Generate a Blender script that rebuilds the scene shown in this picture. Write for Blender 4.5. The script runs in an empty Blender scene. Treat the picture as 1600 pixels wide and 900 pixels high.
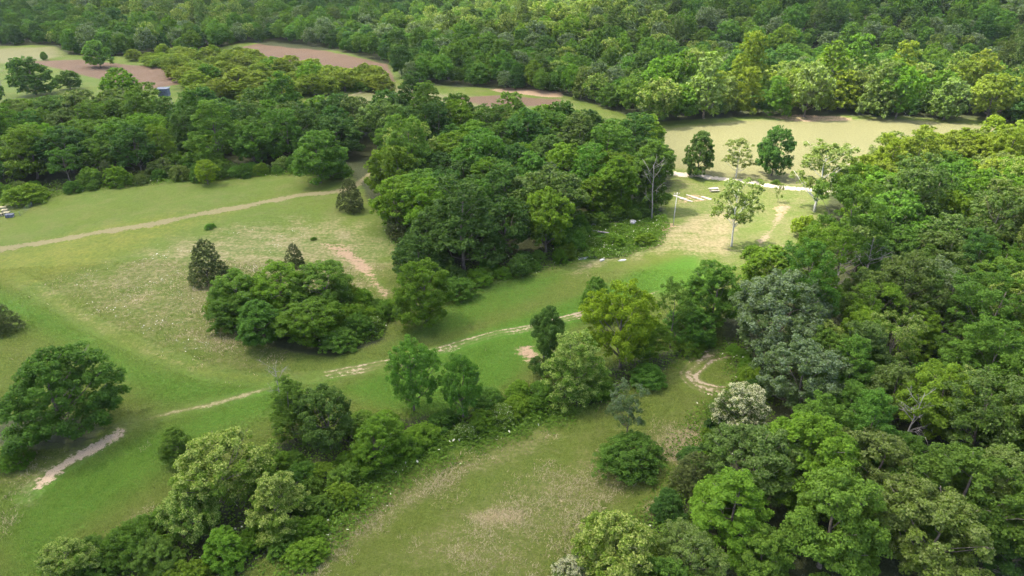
import bpy, math, random
import numpy as np

# ------------------------------------------------------------------ camera, sky, sun, exposure
sc = bpy.context.scene
COL = sc.collection
H, PITCH, LENS = 50.0, math.radians(27.5), 24.0
F = LENS / 36.0 * 1600.0
cam_d = bpy.data.cameras.new('camera'); cam = bpy.data.objects.new('camera', cam_d); COL.objects.link(cam)
cam.location = (0, 0, H); cam.rotation_euler = (math.pi / 2 - PITCH, 0, 0)
cam_d.lens = LENS; cam_d.sensor_width = 36; cam_d.clip_start = 1; cam_d.clip_end = 9000
sc.camera = cam

TO_SUN = np.array([-0.50, 0.16, 1.0]); TO_SUN /= np.linalg.norm(TO_SUN)
EL = math.asin(TO_SUN[2]); AZ = math.atan2(TO_SUN[0], TO_SUN[1])
world = bpy.data.worlds.new('World'); sc.world = world; world.use_nodes = True
wn = world.node_tree
sky = wn.nodes.new('ShaderNodeTexSky'); sky.sky_type = 'NISHITA'; sky.sun_disc = False
sky.sun_elevation = EL; sky.sun_rotation = AZ; sky.dust_density = 3.0; sky.air_density = .8; sky.ozone_density = 0.4
wn.links.new(sky.outputs[0], wn.nodes['Background'].inputs[0]); wn.nodes['Background'].inputs[1].default_value = 0.15
sd = bpy.data.lights.new('sun', 'SUN'); sun = bpy.data.objects.new('sun', sd); COL.objects.link(sun)
sd.energy = 2.9; sd.angle = math.radians(2.0); sd.color = (1.0, 0.955, 0.87)
sun.rotation_euler = (math.pi / 2 - EL, 0, 0)
from mathutils import Vector
sun.rotation_euler = Vector(-TO_SUN).to_track_quat('-Z', 'Y').to_euler()
sun.location = (-100, 0, 300)
sc.view_settings.view_transform = 'Standard'; sc.view_settings.look = 'None'
sc.view_settings.exposure = 2.10; sc.view_settings.gamma = 1.0
sc.cycles.max_bounces = 8; sc.cycles.diffuse_bounces = 5; sc.cycles.transmission_bounces = 6
sc.cycles.transparent_max_bounces = 8; sc.cycles.volume_bounces = 1
sc.cycles.use_denoising = True

# ------------------------------------------------------------------ terrain and picture-to-ground helpers
def smooth(a, b, x):
    t = np.clip((x - a) / (b - a), 0, 1); return t * t * (3 - 2 * t)

def terrain(x, y):
    x = np.asarray(x, float); y = np.asarray(y, float)
    h = 0.35 * np.sin(x * 0.061 + 1.3) * np.sin(y * 0.047) + 0.25 * np.sin(x * 0.13 + y * 0.09) + 0.12 * np.sin(x * .31 - y * .23)
    # low knoll that carries the mown field, its eroded bank facing right
    kx, ky = (x + 52) / 34.0, (y - 128) / 34.0
    h = h + 2.2 * np.exp(-(kx * kx + ky * ky))
    # wooded hill at the back right, its nose running down to the left
    d1 = y - (288 - 0.05 * np.clip(x, 0, 400)); d2 = x - (-75 + 0.90 * (y - 300)) + 1.6 * np.maximum(x - 90, 0)
    a = 0.36 * d1; b = 0.17 * d2
    k = 6.0
    m = -k * np.log(np.exp(-np.clip(a, -60, 400) / k) + np.exp(-np.clip(b, -60, 400) / k))
    m = np.maximum(m, 0)
    h = h + 110 * (1 - np.exp(-m / 110)) + np.where(m > 0, np.minimum(m, 6) * 0.25 * np.sin(x * .05) * np.sin(y * .04 + 1), 0)
    # far country rising slowly behind
    h = h + 150 * smooth(560, 1900, y) + 22 * smooth(380, 620, y) * smooth(40, -250, x)
    return h

CP, SP = math.cos(PITCH), math.sin(PITCH)
def ray(px, py):
    u = (px - 800) / F; v = -(py - 450) / F
    d = np.array([u, CP + v * SP, -SP + v * CP]); return d
_T = np.concatenate([np.arange(25, 300, 0.4), np.arange(300, 1500, 1.5)])
def ground_at(px, py, lift=0.0):
    """point of the terrain (raised by lift) on the sight line through a picture point"""
    d = ray(px, py)
    P = np.outer(_T, d); z = H + P[:, 2]
    f = z - terrain(P[:, 0], P[:, 1]) - lift
    i = int(np.argmax(f <= 0))
    if f[i] > 0: i = len(_T) - 1
    if i > 0:
        t = _T[i - 1] + (_T[i] - _T[i - 1]) * f[i - 1] / max(f[i - 1] - f[i], 1e-6)
    else: t = _T[0]
    return d[0] * t, d[1] * t, t
def to_px(x, y, z):
    dz = z - H
    zc = y * CP - dz * SP; yc = y * SP + dz * CP
    return 800 + F * x / zc, 450 - F * yc / zc, zc
def W(pts): return np.array([ground_at(a, b)[:2] for a, b in pts])

def poly_dist(poly, x, y):
    """signed distance in metres, positive inside"""
    n = len(poly); d2 = np.full(x.shape, 1e18); ins = np.zeros(x.shape, bool)
    for i in range(n):
        ax, ay = poly[i]; bx, by = poly[(i + 1) % n]
        ex, ey = bx - ax, by - ay; L = ex * ex + ey * ey + 1e-9
        t = np.clip(((x - ax) * ex + (y - ay) * ey) / L, 0, 1)
        d2 = np.minimum(d2, (x - ax - t * ex) ** 2 + (y - ay - t * ey) ** 2)
        c = ((ay > y) != (by > y)) & (x < ex * (y - ay) / (ey if abs(ey) > 1e-9 else 1e-9) + ax)
        ins ^= c
    return np.where(ins, 1, -1) * np.sqrt(d2)
def line_dist(pts, x, y):
    d2 = np.full(x.shape, 1e18)
    for i in range(len(pts) - 1):
        ax, ay = pts[i]; bx, by = pts[i + 1]; ex, ey = bx - ax, by - ay; L = ex * ex + ey * ey + 1e-9
        t = np.clip(((x - ax) * ex + (y - ay) * ey) / L, 0, 1)
        d2 = np.minimum(d2, (x - ax - t * ex) ** 2 + (y - ay - t * ey) ** 2)
    return np.sqrt(d2)

# ground cover regions: (kind, outline as picture points put on the ground, feather in metres, strength)
REG = [
 ('lush', [(0,770),(120,720),(260,660),(420,600),(480,600),(560,575),(460,640),(330,690),(220,770),(130,830),(60,930),(0,930)], 4, .8),
 ('lush', [(-40,440),(60,470),(150,520),(260,575),(420,605),(420,620),(250,640),(190,600),(60,520),(-40,480)], 4, .75),
 ('lush', [(520,610),(640,560),(740,520),(880,470),(1000,420),(1090,395),(1120,440),(1010,470),(880,520),(800,600),(700,660),(600,640)], 3, .85),
 ('lush', [(600,545),(690,470),(800,430),(900,420),(840,470),(720,520)], 3, .6),
 ('lush', [(880,400),(930,350),(1000,365),(1040,360),(1010,395),(930,410)], 2, .9),
 ('lush', [(560,710),(700,660),(860,630),(960,610),(900,650),(760,690),(640,730),(560,770)], 2, .8),
 ('yellow', [(-60,400),(120,360),(400,320),(330,350),(150,420),(40,450),(-60,450)], 6, .55),
 ('yellow', [(560,560),(700,540),(840,500),(1010,425),(1000,440),(900,480),(760,530)], 4, .3),
 ('yellow', [(30,436),(90,466),(150,502),(230,540),(320,574),(420,590),(420,600),(320,590),(230,560),(150,518),(90,480)], 2.5, .6),
 ('dry', [(60,452),(95,466),(150,502),(230,543),(310,575),(300,582),(225,552),(145,512)], .8, .40),
 ('dry', [(60,450),(210,400),(330,360),(470,340),(590,350),(625,400),(600,470),(500,560),(420,570),(300,560),(180,510)], 7, .46),
 ('dry', [(440,380),(520,370),(575,400),(606,455),(600,475),(575,440),(520,415)], 3, .5),
 ('dry', [(430,900),(520,830),(640,760),(760,700),(860,670),(870,685),(760,735),(640,800),(540,880),(500,920)], 3.5, .62),
 ('dry', [(520,930),(640,830),(800,740),(1080,650),(1080,730),(960,800),(860,880),(820,930)], 6, .52),
 ('dry', [(725,805),(770,790),(825,797),(815,822),(745,828)], 1.5, 1.0),
 ('dry', [(860,805),(915,780),(920,790),(885,815)], 1.2, .7),
 ('dry', [(1040,675),(1095,660),(1105,700),(1060,728),(1035,715)], 1.4, 1.0),
 ('dry', [(1000,790),(1060,760),(1060,790),(1010,815)], 1.5, .7),
 ('dry', [(880,430),(930,400),(1000,385),(1100,330),(1160,330),(1140,400),(1050,395),(960,408),(900,432)], 2.5, .60),
 ('dry', [(20,700),(140,690),(60,770),(0,850),(0,720)], 4, .45),
 ('dry', [(190,815),(240,780),(240,800),(200,830)], 2, .6),
 ('hay', [(1020,206),(1100,196),(1180,188),(1300,186),(1450,190),(1560,200),(1600,225),(1400,250),(1330,290),(1240,290),(1100,272),(1050,262)], 4, 1.0),
 ('hay', [(1040,275),(1290,296),(1300,330),(1270,400),(1130,420),(1060,390),(1040,345)], 5, .35),
 ('hay', [(-40,78),(60,74),(90,73),(95,88),(60,96),(-40,100)], 6, .8),
 ('hay', [(540,150),(612,132),(700,148),(890,155),(900,168),(700,172),(560,160)], 3, .6),
 ('hay', [(555,290),(560,258),(592,252),(600,270),(590,285)], 2, .6),
 ('plough', [(40,97),(130,93),(190,100),(262,106),(300,122),(285,131),(225,140),(150,122)], 4, 1.0),
 ('plough', [(370,76),(415,66),(450,68),(530,84),(606,100),(618,128),(580,128),(550,112),(470,98),(390,96)], 4, 1.0),
 ('plough', [(700,152),(780,148),(880,154),(890,168),(760,168)], 3, .7),
 ('bare', [(495,378),(540,382),(570,405),(606,455),(604,468),(585,450),(545,412)], 1.6, .75),
 ('bare', [(806,545),(828,541),(850,560),(838,572),(815,562)], 1.8, .8),
 ('bare', [(1050,309),(1080,302),(1115,307),(1105,317),(1060,318)], 2.0, .5),
 ('bare', [(985,352),(1040,344),(1058,352),(1040,362),(990,366)], 1.4, .7),
 ('bare', [(1205,322),(1228,320),(1232,334),(1212,340)], 1.0, .7),
 ('bare', [(575,66),(600,60),(640,62),(620,74)], 4, .6),
 ('bare', [(760,140),(800,136),(880,144),(880,152),(800,147)], 1.5, .8),
 ('bare', [(1190,182),(1250,178),(1340,184),(1330,190),(1230,190)], 1.5, .6),
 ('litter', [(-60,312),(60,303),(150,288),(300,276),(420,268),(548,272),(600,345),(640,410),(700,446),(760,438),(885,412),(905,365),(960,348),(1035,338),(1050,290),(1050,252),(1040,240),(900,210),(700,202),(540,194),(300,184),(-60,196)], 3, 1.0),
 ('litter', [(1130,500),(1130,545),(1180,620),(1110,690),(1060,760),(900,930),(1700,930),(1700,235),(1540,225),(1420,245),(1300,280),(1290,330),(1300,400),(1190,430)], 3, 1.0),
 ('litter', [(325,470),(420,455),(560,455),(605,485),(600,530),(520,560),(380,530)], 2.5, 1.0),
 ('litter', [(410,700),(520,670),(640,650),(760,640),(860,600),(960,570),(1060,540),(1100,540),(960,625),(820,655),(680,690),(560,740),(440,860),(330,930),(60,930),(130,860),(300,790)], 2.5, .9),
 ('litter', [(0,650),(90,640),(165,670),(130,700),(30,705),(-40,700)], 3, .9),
]
REGW = [(k, W(p), f, s) for k, p, f, s in REG]
FOREST_EDGE = W([(-400,72),(85,72),(110,86),(200,88),(330,80),(385,66),(530,80),(615,104),(640,134),(760,138),(880,148),(1010,190),(1120,186),(1200,180),(1560,186),(1640,215),(2000,240)])
KINDS = ['lush', 'dry', 'bare', 'plough', 'hay', 'yellow', 'litter']
def cover(x, y):
    out = {k: np.zeros(x.shape) for k in KINDS}
    for k, P, f, s in REGW:
        lo = P.min(0) - f * 2; hi = P.max(0) + f * 2
        idx = np.where((x > lo[0]) & (x < hi[0]) & (y > lo[1]) & (y < hi[1]))[0]
        if len(idx) == 0: continue
        d = poly_dist(P, x[idx], y[idx])
        out[k][idx] = np.maximum(out[k][idx], s * smooth(-f, f, d))
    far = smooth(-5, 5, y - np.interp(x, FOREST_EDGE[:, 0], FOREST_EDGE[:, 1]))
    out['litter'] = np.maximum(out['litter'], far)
    return out

# ------------------------------------------------------------------ materials
def new_mat(name):
    m = bpy.data.materials.new(name); m.use_nodes = True
    for n in list(m.node_tree.nodes): m.node_tree.nodes.remove(n)
    return m, m.node_tree.nodes, m.node_tree.links
def out_node(ns, ls, sh):
    o = ns.new('ShaderNodeOutputMaterial'); ls.new(sh, o.inputs['Surface'])
def attr(ns, name):
    a = ns.new('ShaderNodeAttribute'); a.attribute_name = name; return a
def math_(ns, ls, op, a, b=None, clamp=False):
    n = ns.new('ShaderNodeMath'); n.operation = op; n.use_clamp = clamp
    for i, v in enumerate((a, b)):
        if v is None: continue
        if isinstance(v, (int, float)): n.inputs[i].default_value = v
        else: ls.new(v, n.inputs[i])
    return n.outputs[0]
def mixc(ns, ls, f, a, b, mode='MIX'):
    n = ns.new('ShaderNodeMix'); n.data_type = 'RGBA'; n.blend_type = mode; n.clamp_factor = True
    for i, v in ((0, f), (6, a), (7, b)):
        if isinstance(v, (int, float)): n.inputs[i].default_value = v
        elif isinstance(v, tuple): n.inputs[i].default_value = (*v, 1) if len(v) == 3 else v
        else: ls.new(v, n.inputs[i])
    return n.outputs[2]
def noise(ns, ls, scale, detail=4, rough=.6, vec=None, dist=0.0):
    n = ns.new('ShaderNodeTexNoise'); n.inputs['Scale'].default_value = scale
    n.inputs['Detail'].default_value = detail; n.inputs['Roughness'].default_value = rough
    n.inputs['Distortion'].default_value = dist
    if vec is not None: ls.new(vec, n.inputs['Vector'])
    return n.outputs[0]
def ramp(ns, ls, v, a, b):
    n = ns.new('ShaderNodeMapRange'); n.interpolation_type = 'SMOOTHSTEP'
    n.inputs[1].default_value = a; n.inputs[2].default_value = b; ls.new(v, n.inputs[0]); return n.outputs[0]

GRASS = {'base': (.102, .136, .018), 'lush': (.070, .152, .013), 'dry': (.300, .236, .128), 'bare': (.33, .225, .135),
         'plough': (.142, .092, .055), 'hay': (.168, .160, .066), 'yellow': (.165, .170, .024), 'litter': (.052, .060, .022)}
_m = W([(480, 870), (860, 675)]); MOW = math.atan2(_m[1, 1] - _m[0, 1], _m[1, 0] - _m[0, 0])
def grass_colour(ns, ls):
    geo = ns.new('ShaderNodeNewGeometry'); pos = geo.outputs['Position']
    mp = ns.new('ShaderNodeMapping'); mp.inputs['Scale'].default_value = (1, 1, .1); ls.new(pos, mp.inputs[0]); pos = mp.outputs[0]
    nA = noise(ns, ls, .035, 3, .55, pos); nB = noise(ns, ls, .22, 5, .62, pos); nC = noise(ns, ls, 1.7, 5, .7, pos); nD = noise(ns, ls, 7.0, 3, .7, pos)
    mq = ns.new('ShaderNodeMapping'); mq.inputs['Rotation'].default_value = (0, 0, -MOW); mq.inputs['Scale'].default_value = (.16, 1.0, .1); ls.new(geo.outputs['Position'], mq.inputs[0])
    nS = noise(ns, ls, .9, 5, .65, mq.outputs[0], .6)
    c = mixc(ns, ls, ramp(ns, ls, nA, .35, .65), GRASS['base'], (.092, .134, .020))
    c = mixc(ns, ls, math_(ns, ls, 'MULTIPLY', ramp(ns, ls, nB, .42, .68), .5), c, (.150, .146, .044))
    c = mixc(ns, ls, math_(ns, ls, 'MULTIPLY', ramp(ns, ls, nC, .52, .72), .35), c, (.068, .100, .024))
    # a mask is broken up by noise so that one cover runs ragged into the next
    edge = math_(ns, ls, 'ADD', math_(ns, ls, 'MULTIPLY', math_(ns, ls, 'SUBTRACT', nB, .5), 1.0), math_(ns, ls, 'MULTIPLY', math_(ns, ls, 'SUBTRACT', nC, .5), 1.3))
    edge = math_(ns, ls, 'ADD', edge, math_(ns, ls, 'MULTIPLY', math_(ns, ls, 'SUBTRACT', nS, .5), .9))
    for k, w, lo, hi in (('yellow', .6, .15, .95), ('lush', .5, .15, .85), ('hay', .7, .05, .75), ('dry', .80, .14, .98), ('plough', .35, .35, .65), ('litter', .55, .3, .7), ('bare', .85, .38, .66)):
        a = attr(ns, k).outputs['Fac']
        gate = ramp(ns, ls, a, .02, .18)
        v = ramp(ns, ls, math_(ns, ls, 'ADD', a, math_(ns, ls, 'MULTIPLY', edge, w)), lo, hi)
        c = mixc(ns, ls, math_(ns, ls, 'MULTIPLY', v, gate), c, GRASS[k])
    g = math_(ns, ls, 'ADD', math_(ns, ls, 'MULTIPLY', nC, 1.1), math_(ns, ls, 'MULTIPLY', nD, .9))
    mr = ns.new('ShaderNodeMapRange'); mr.inputs[1].default_value = .6; mr.inputs[2].default_value = 1.4; mr.inputs[3].default_value = .68; mr.inputs[4].default_value = 1.30
    ls.new(g, mr.inputs[0])
    c = mixc(ns, ls, 1.0, c, mr.outputs[0], 'MULTIPLY')
    return c, pos, nB, nC, nD
def finish_ground(ns, ls, c, nC, nD):
    bs = ns.new('ShaderNodeBsdfPrincipled'); bs.inputs['Roughness'].default_value = .95; bs.inputs['Specular IOR Level'].default_value = .15
    ls.new(c, bs.inputs['Base Color'])
    bp = ns.new('ShaderNodeBump'); bp.inputs['Strength'].default_value = .9; bp.inputs['Distance'].default_value = .5
    ls.new(math_(ns, ls, 'ADD', nC, math_(ns, ls, 'MULTIPLY', nD, .5)), bp.inputs['Height']); ls.new(bp.outputs[0], bs.inputs['Normal'])
    out_node(ns, ls, bs.outputs[0])
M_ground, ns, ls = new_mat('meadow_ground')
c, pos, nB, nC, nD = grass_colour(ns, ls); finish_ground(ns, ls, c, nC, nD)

def track_mat(name, dirt, rut, rw, fill, thr):
    """grass sheet with two ragged wheel ruts worn through (rut < 0: one worn strip)"""
    m, ns, ls = new_mat(name)
    c, pos, nB, nC, nD = grass_colour(ns, ls)
    ac = math_(ns, ls, 'ABSOLUTE', math_(ns, ls, 'ADD', attr(ns, 'across').outputs['Fac'], math_(ns, ls, 'MULTIPLY', math_(ns, ls, 'SUBTRACT', nB, .5), .7)))
    if rut >= 0:
        d = math_(ns, ls, 'ABSOLUTE', math_(ns, ls, 'SUBTRACT', ac, rut))
        r = math_(ns, ls, 'SUBTRACT', 1.0, math_(ns, ls, 'DIVIDE', d, rw), True)
        r = math_(ns, ls, 'MULTIPLY', r, math_(ns, ls, 'ADD', .80, math_(ns, ls, 'MULTIPLY', attr(ns, 'across').outputs['Fac'], .38)))
        mid = math_(ns, ls, 'MULTIPLY', math_(ns, ls, 'SUBTRACT', 1.0, math_(ns, ls, 'DIVIDE', ac, rut + .2), True), fill)
        r = math_(ns, ls, 'MAXIMUM', r, mid)
    else:
        r = math_(ns, ls, 'SUBTRACT', 1.0, math_(ns, ls, 'DIVIDE', ac, rw), True)
    r = math_(ns, ls, 'MULTIPLY', r, attr(ns, 'wear').outputs['Fac'])
    e = math_(ns, ls, 'ADD', math_(ns, ls, 'MULTIPLY', math_(ns, ls, 'SUBTRACT', nB, .5), 1.6), math_(ns, ls, 'MULTIPLY', math_(ns, ls, 'SUBTRACT', nC, .5), 1.7))
    gate = ramp(ns, ls, r, .02, .25)
    v = math_(ns, ls, 'MULTIPLY', ramp(ns, ls, math_(ns, ls, 'ADD', r, math_(ns, ls, 'MULTIPLY', e, 1.35)), thr, thr + .3), gate)
    dc = mixc(ns, ls, nD, tuple(q * .75 for q in dirt), tuple(min(q * 1.2, .8) for q in dirt))
    worn = math_(ns, ls, 'MULTIPLY', ramp(ns, ls, math_(ns, ls, 'ADD', r, math_(ns, ls, 'MULTIPLY', e, .5)), .25, .75), gate)
    c = mixc(ns, ls, math_(ns, ls, 'MULTIPLY', worn, .55), c, (.21, .175, .080))
    c = mixc(ns, ls, v, c, dc)
    finish_ground(ns, ls, c, nC, nD); return m

def leaf_mat(name, col, pale=None, transl=.44, vary=.12, cut=0.0):
    m, ns, ls = new_mat(name)
    t = attr(ns, 'tint').outputs['Fac']
    dark = tuple(q * .72 for q in col); lite = (col[0] * 1.42, col[1] * 1.28, col[2] * 1.2)
    c = mixc(ns, ls, t, dark, lite)
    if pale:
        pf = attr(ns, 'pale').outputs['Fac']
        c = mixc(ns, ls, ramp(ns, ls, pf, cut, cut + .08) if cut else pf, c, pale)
    oi = ns.new('ShaderNodeObjectInfo')
    hs = ns.new('ShaderNodeHueSaturation'); ls.new(c, hs.inputs['Color'])
    mr = ns.new('ShaderNodeMapRange'); mr.inputs[3].default_value = .5 - vary * .07; mr.inputs[4].default_value = .5 + vary * .15; ls.new(oi.outputs['Random'], mr.inputs[0]); ls.new(mr.outputs[0], hs.inputs['Hue'])
    wn_ = ns.new('ShaderNodeTexWhiteNoise'); wn_.noise_dimensions = '1D'; ls.new(oi.outputs['Random'], wn_.inputs['W'])
    m2 = ns.new('ShaderNodeMapRange'); m2.inputs[3].default_value = 1 - vary * 1.8; m2.inputs[4].default_value = 1 + vary * 1.8; ls.new(wn_.outputs['Value'], m2.inputs[0]); ls.new(m2.outputs[0], hs.inputs['Value'])
    c = hs.outputs[0]
    bs = ns.new('ShaderNodeBsdfPrincipled'); bs.inputs['Roughness'].default_value = .62; bs.inputs['Specular IOR Level'].default_value = .12; ls.new(c, bs.inputs['Base Color'])
    tr = ns.new('ShaderNodeBsdfTranslucent'); ls.new(mixc(ns, ls, 1.0, c, (1.15, 1.25, .6), 'MULTIPLY'), tr.inputs[0])
    mx = ns.new('ShaderNodeMixShader'); mx.inputs[0].default_value = transl
    ls.new(bs.outputs[0], mx.inputs[1]); ls.new(tr.outputs[0], mx.inputs[2]); out_node(ns, ls, mx.outputs[0]); return m
def plain_mat(name, a, b, scale=3.0, rough=.85, bump=.2):
    m, ns, ls = new_mat(name)
    tc = ns.new('ShaderNodeTexCoord')
    n = noise(ns, ls, scale, 5, .65, tc.outputs['Object'])
    bs = ns.new('ShaderNodeBsdfPrincipled'); bs.inputs['Roughness'].default_value = rough; bs.inputs['Specular IOR Level'].default_value = .25
    ls.new(mixc(ns, ls, ramp(ns, ls, n, .3, .7), a, b), bs.inputs['Base Color'])
    bp = ns.new('ShaderNodeBump'); bp.inputs['Strength'].default_value = bump; bp.inputs['Distance'].default_value = .1; ls.new(n, bp.inputs['Height']); ls.new(bp.outputs[0], bs.inputs['Normal'])
    out_node(ns, ls, bs.outputs[0]); return m

SPEC = {
 'dark':   leaf_mat('dark_green_leaves', (0.065, 0.130, 0.023)),
 'mid':    leaf_mat('mid_green_leaves', (0.092, 0.179, 0.022)),
 'bright': leaf_mat('bright_green_leaves', (0.111, 0.200, 0.016)),
 'yellow': leaf_mat('yellow_green_leaves', (0.164, 0.232, 0.019), vary=.09),
 'lime':   leaf_mat('lime_green_leaves', (0.169, 0.260, 0.014), vary=0.0),
 'willow': leaf_mat('willow_leaves', (0.175, 0.236, 0.028), vary=.10),
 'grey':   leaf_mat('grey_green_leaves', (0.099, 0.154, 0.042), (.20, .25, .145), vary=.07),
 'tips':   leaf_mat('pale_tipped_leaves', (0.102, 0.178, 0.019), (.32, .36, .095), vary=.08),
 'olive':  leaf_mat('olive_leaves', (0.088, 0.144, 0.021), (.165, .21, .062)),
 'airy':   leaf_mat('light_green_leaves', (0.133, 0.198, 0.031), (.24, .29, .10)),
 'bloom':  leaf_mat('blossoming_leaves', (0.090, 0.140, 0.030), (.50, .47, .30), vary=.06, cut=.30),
 'cedar':  leaf_mat('conifer_needles', (0.066, 0.090, 0.021), transl=.08, vary=.10),
 'flower': leaf_mat('white_flower_leaves', (0.093, 0.174, 0.019), (.62, .60, .44), vary=.08, cut=.90),
}
M_bark = plain_mat('grey_brown_bark', (.10, .078, .058), (.20, .165, .13), 4)
M_pale_bark = plain_mat('pale_bark', (.42, .38, .32), (.68, .64, .57), 2.5)
M_dead = plain_mat('weathered_dead_wood', (.17, .15, .125), (.30, .27, .235), 4)

# ------------------------------------------------------------------ mesh helpers
def quads_mesh(name, Q, attrs=None, n=4):
    """Q: (N, n, 3) separate faces; attrs: {name: (N,) face values}"""
    N = len(Q); me = bpy.data.meshes.new(name)
    me.vertices.add(N * n); me.vertices.foreach_set('co', Q.reshape(-1).astype(np.float32))
    me.loops.add(N * n); me.loops.foreach_set('vertex_index', np.arange(N * n, dtype=np.int32))
    me.polygons.add(N); me.polygons.foreach_set('loop_start', np.arange(N, dtype=np.int32) * n)
    me.update(calc_edges=True)
    for k, v in (attrs or {}).items():
        a = me.attributes.new(k, 'FLOAT', 'FACE'); a.data.foreach_set('value', np.asarray(v, np.float32))
    me.update(); return me
def grid_mesh(name, V, smooth_=True, attrs=None):
    """V: (rows, cols, 3) shared-vertex grid"""
    R, C = V.shape[:2]; me = bpy.data.meshes.new(name)
    i = (np.arange(R - 1)[:, None] * C + np.arange(C - 1)[None]).reshape(-1)
    Fs = np.stack([i, i + 1, i + C + 1, i + C], 1).astype(np.int32)
    me.vertices.add(R * C); me.vertices.foreach_set('co', V.reshape(-1).astype(np.float32))
    me.loops.add(len(Fs) * 4); me.loops.foreach_set('vertex_index', Fs.reshape(-1))
    me.polygons.add(len(Fs)); me.polygons.foreach_set('loop_start', np.arange(len(Fs), dtype=np.int32) * 4)
    me.update(calc_edges=True)
    if smooth_: me.polygons.foreach_set('use_smooth', np.ones(len(Fs), bool))
    for k, v in (attrs or {}).items():
        a = me.attributes.new(k, 'FLOAT', 'POINT'); a.data.foreach_set('value', np.asarray(v, np.float32).reshape(-1))
    me.update(); return me
def tubes_mesh(name, tubes, sides=6):
    """tubes: list of (points (n,3), radii (n,)) -> one mesh of tapered tubes"""
    vs, fs = [], []; b = 0
    for P, R in tubes:
        P = np.asarray(P, float); n = len(P)
        for i in range(n):
            t = P[min(i + 1, n - 1)] - P[max(i - 1, 0)]; t = t / (np.linalg.norm(t) + 1e-9)
            a = np.cross(t, (0.3, 1, 0.2)); a /= np.linalg.norm(a) + 1e-9; c = np.cross(t, a)
            for k in range(sides):
                th = 2 * math.pi * k / sides
                vs.append(P[i] + R[i] * (math.cos(th) * a + math.sin(th) * c))
        for i in range(n - 1):
            for k in range(sides):
                k2 = (k + 1) % sides
                fs.append((b + i * sides + k, b + i * sides + k2, b + (i + 1) * sides + k2, b + (i + 1) * sides + k))
        fs.append(tuple(b + (n - 1) * sides + k for k in range(sides))); fs.append(tuple(b + k for k in reversed(range(sides))))
        b += n * sides
    me = bpy.data.meshes.new(name); me.from_pydata([tuple(v) for v in vs], [], fs); me.update()
    me.polygons.foreach_set('use_smooth', np.ones(len(me.polygons), bool)); return me
def link(name, me, mat=None, parent=None, loc=(0, 0, 0)):
    o = bpy.data.objects.new(name, me); COL.objects.link(o); o.location = loc
    if mat is not None:
        if len(me.materials) == 0: me.materials.append(mat)
        elif me.materials[0] != mat:
            o.material_slots[0].link = 'OBJECT'; o.material_slots[0].material = mat
    if parent is not None: o.parent = parent
    return o
def tag(o, label=None, cat=None, group=None, kind=None):
    if label: o['label'] = label
    if cat: o['category'] = cat
    if group: o['group'] = group
    if kind: o['kind'] = kind
    return o
def empty(name, loc, rz=0.0):
    o = bpy.data.objects.new(name, None); COL.objects.link(o); o.location = loc; o.rotation_euler = (0, 0, rz); o.empty_display_size = .5; return o

# ------------------------------------------------------------------ ground: one sheet to the horizon
def build_ground():
    ys = [-30.0]
    while ys[-1] < 4200:
        y = ys[-1]; ys.append(y + max(.42, .0042 * max(y, 0)) if y < 420 else y + (y - 380) * .12 + 2)
    ys = np.array(ys); u = np.linspace(-1, 1, 440)
    Y = np.repeat(ys[:, None], len(u), 1); X = u[None] * (70 + .98 * np.maximum(ys, 0))[:, None]
    Z = terrain(X, Y)
    cv = cover(X.reshape(-1), Y.reshape(-1))
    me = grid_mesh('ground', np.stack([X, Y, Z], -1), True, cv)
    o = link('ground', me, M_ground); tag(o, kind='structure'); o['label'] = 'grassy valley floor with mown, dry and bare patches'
build_ground()

def resample(P, step):
    seg = np.linalg.norm(np.diff(P, axis=0), axis=1); s = np.concatenate([[0], np.cumsum(seg)])
    # Catmull-Rom through the points for a smooth run
    n = max(int(s[-1] / step), 4); q = np.linspace(0, s[-1], n); out = []
    for v in q:
        i = min(np.searchsorted(s, v, 'right') - 1, len(P) - 2); t = (v - s[i]) / max(seg[i], 1e-6)
        p0, p1, p2, p3 = P[max(i - 1, 0)], P[i], P[i + 1], P[min(i + 2, len(P) - 1)]
        out.append(.5 * (2 * p1 + (p2 - p0) * t + (2 * p0 - 5 * p1 + 4 * p2 - p3) * t * t + (3 * p1 - p0 - 3 * p2 + p3) * t ** 3))
    return np.array(out), q
def ribbon(name, px, half, mat, label, wear=(1, 1), lift=.035, ends=6.0):
    P, s = resample(W(px), .5); L = s[-1]
    t = np.gradient(P, axis=0); t /= np.linalg.norm(t, axis=1)[:, None] + 1e-9; nrm = np.stack([-t[:, 1], t[:, 0]], 1)
    k = np.linspace(-1, 1, 17)
    X = P[:, None, 0] + nrm[:, None, 0] * k[None] * half; Y = P[:, None, 1] + nrm[:, None, 1] * k[None] * half
    Z = terrain(X, Y) + lift * (1 - np.abs(k[None]) ** 4) + .006
    cv = cover(X.reshape(-1), Y.reshape(-1))
    cv['across'] = np.repeat(k[None], len(P), 0)
    w = np.interp(s, np.linspace(0, L, len(wear)), wear) * smooth(0, ends, s) * smooth(0, ends, L - s)
    cv['wear'] = np.repeat(w[:, None], len(k), 1)
    o = link(name, grid_mesh(name, np.stack([X, Y, Z], -1), True, cv), mat); tag(o, kind='structure'); o['label'] = label; return o
TAN = (.40, .31, .18); PALE = (.52, .38, .25)
m_lane = track_mat('mown_lane', (.215, .185, .085), -1, .95, 0, .30)
m_ruts = track_mat('rutted_track', (.40, .31, .20), .46, .34, .75, .62)
m_faint = track_mat('faint_track', (.30, .25, .13), -1, .55, 0, .62)
m_gravel = track_mat('pale_gravel', PALE, -1, .8, 0, .34)
m_worn = track_mat('worn_path', (.25, .20, .12), -1, .8, 0, .48)
m_road = track_mat('gravel_road', (.52, .44, .33), -1, 1.3, 0, .22)
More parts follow.
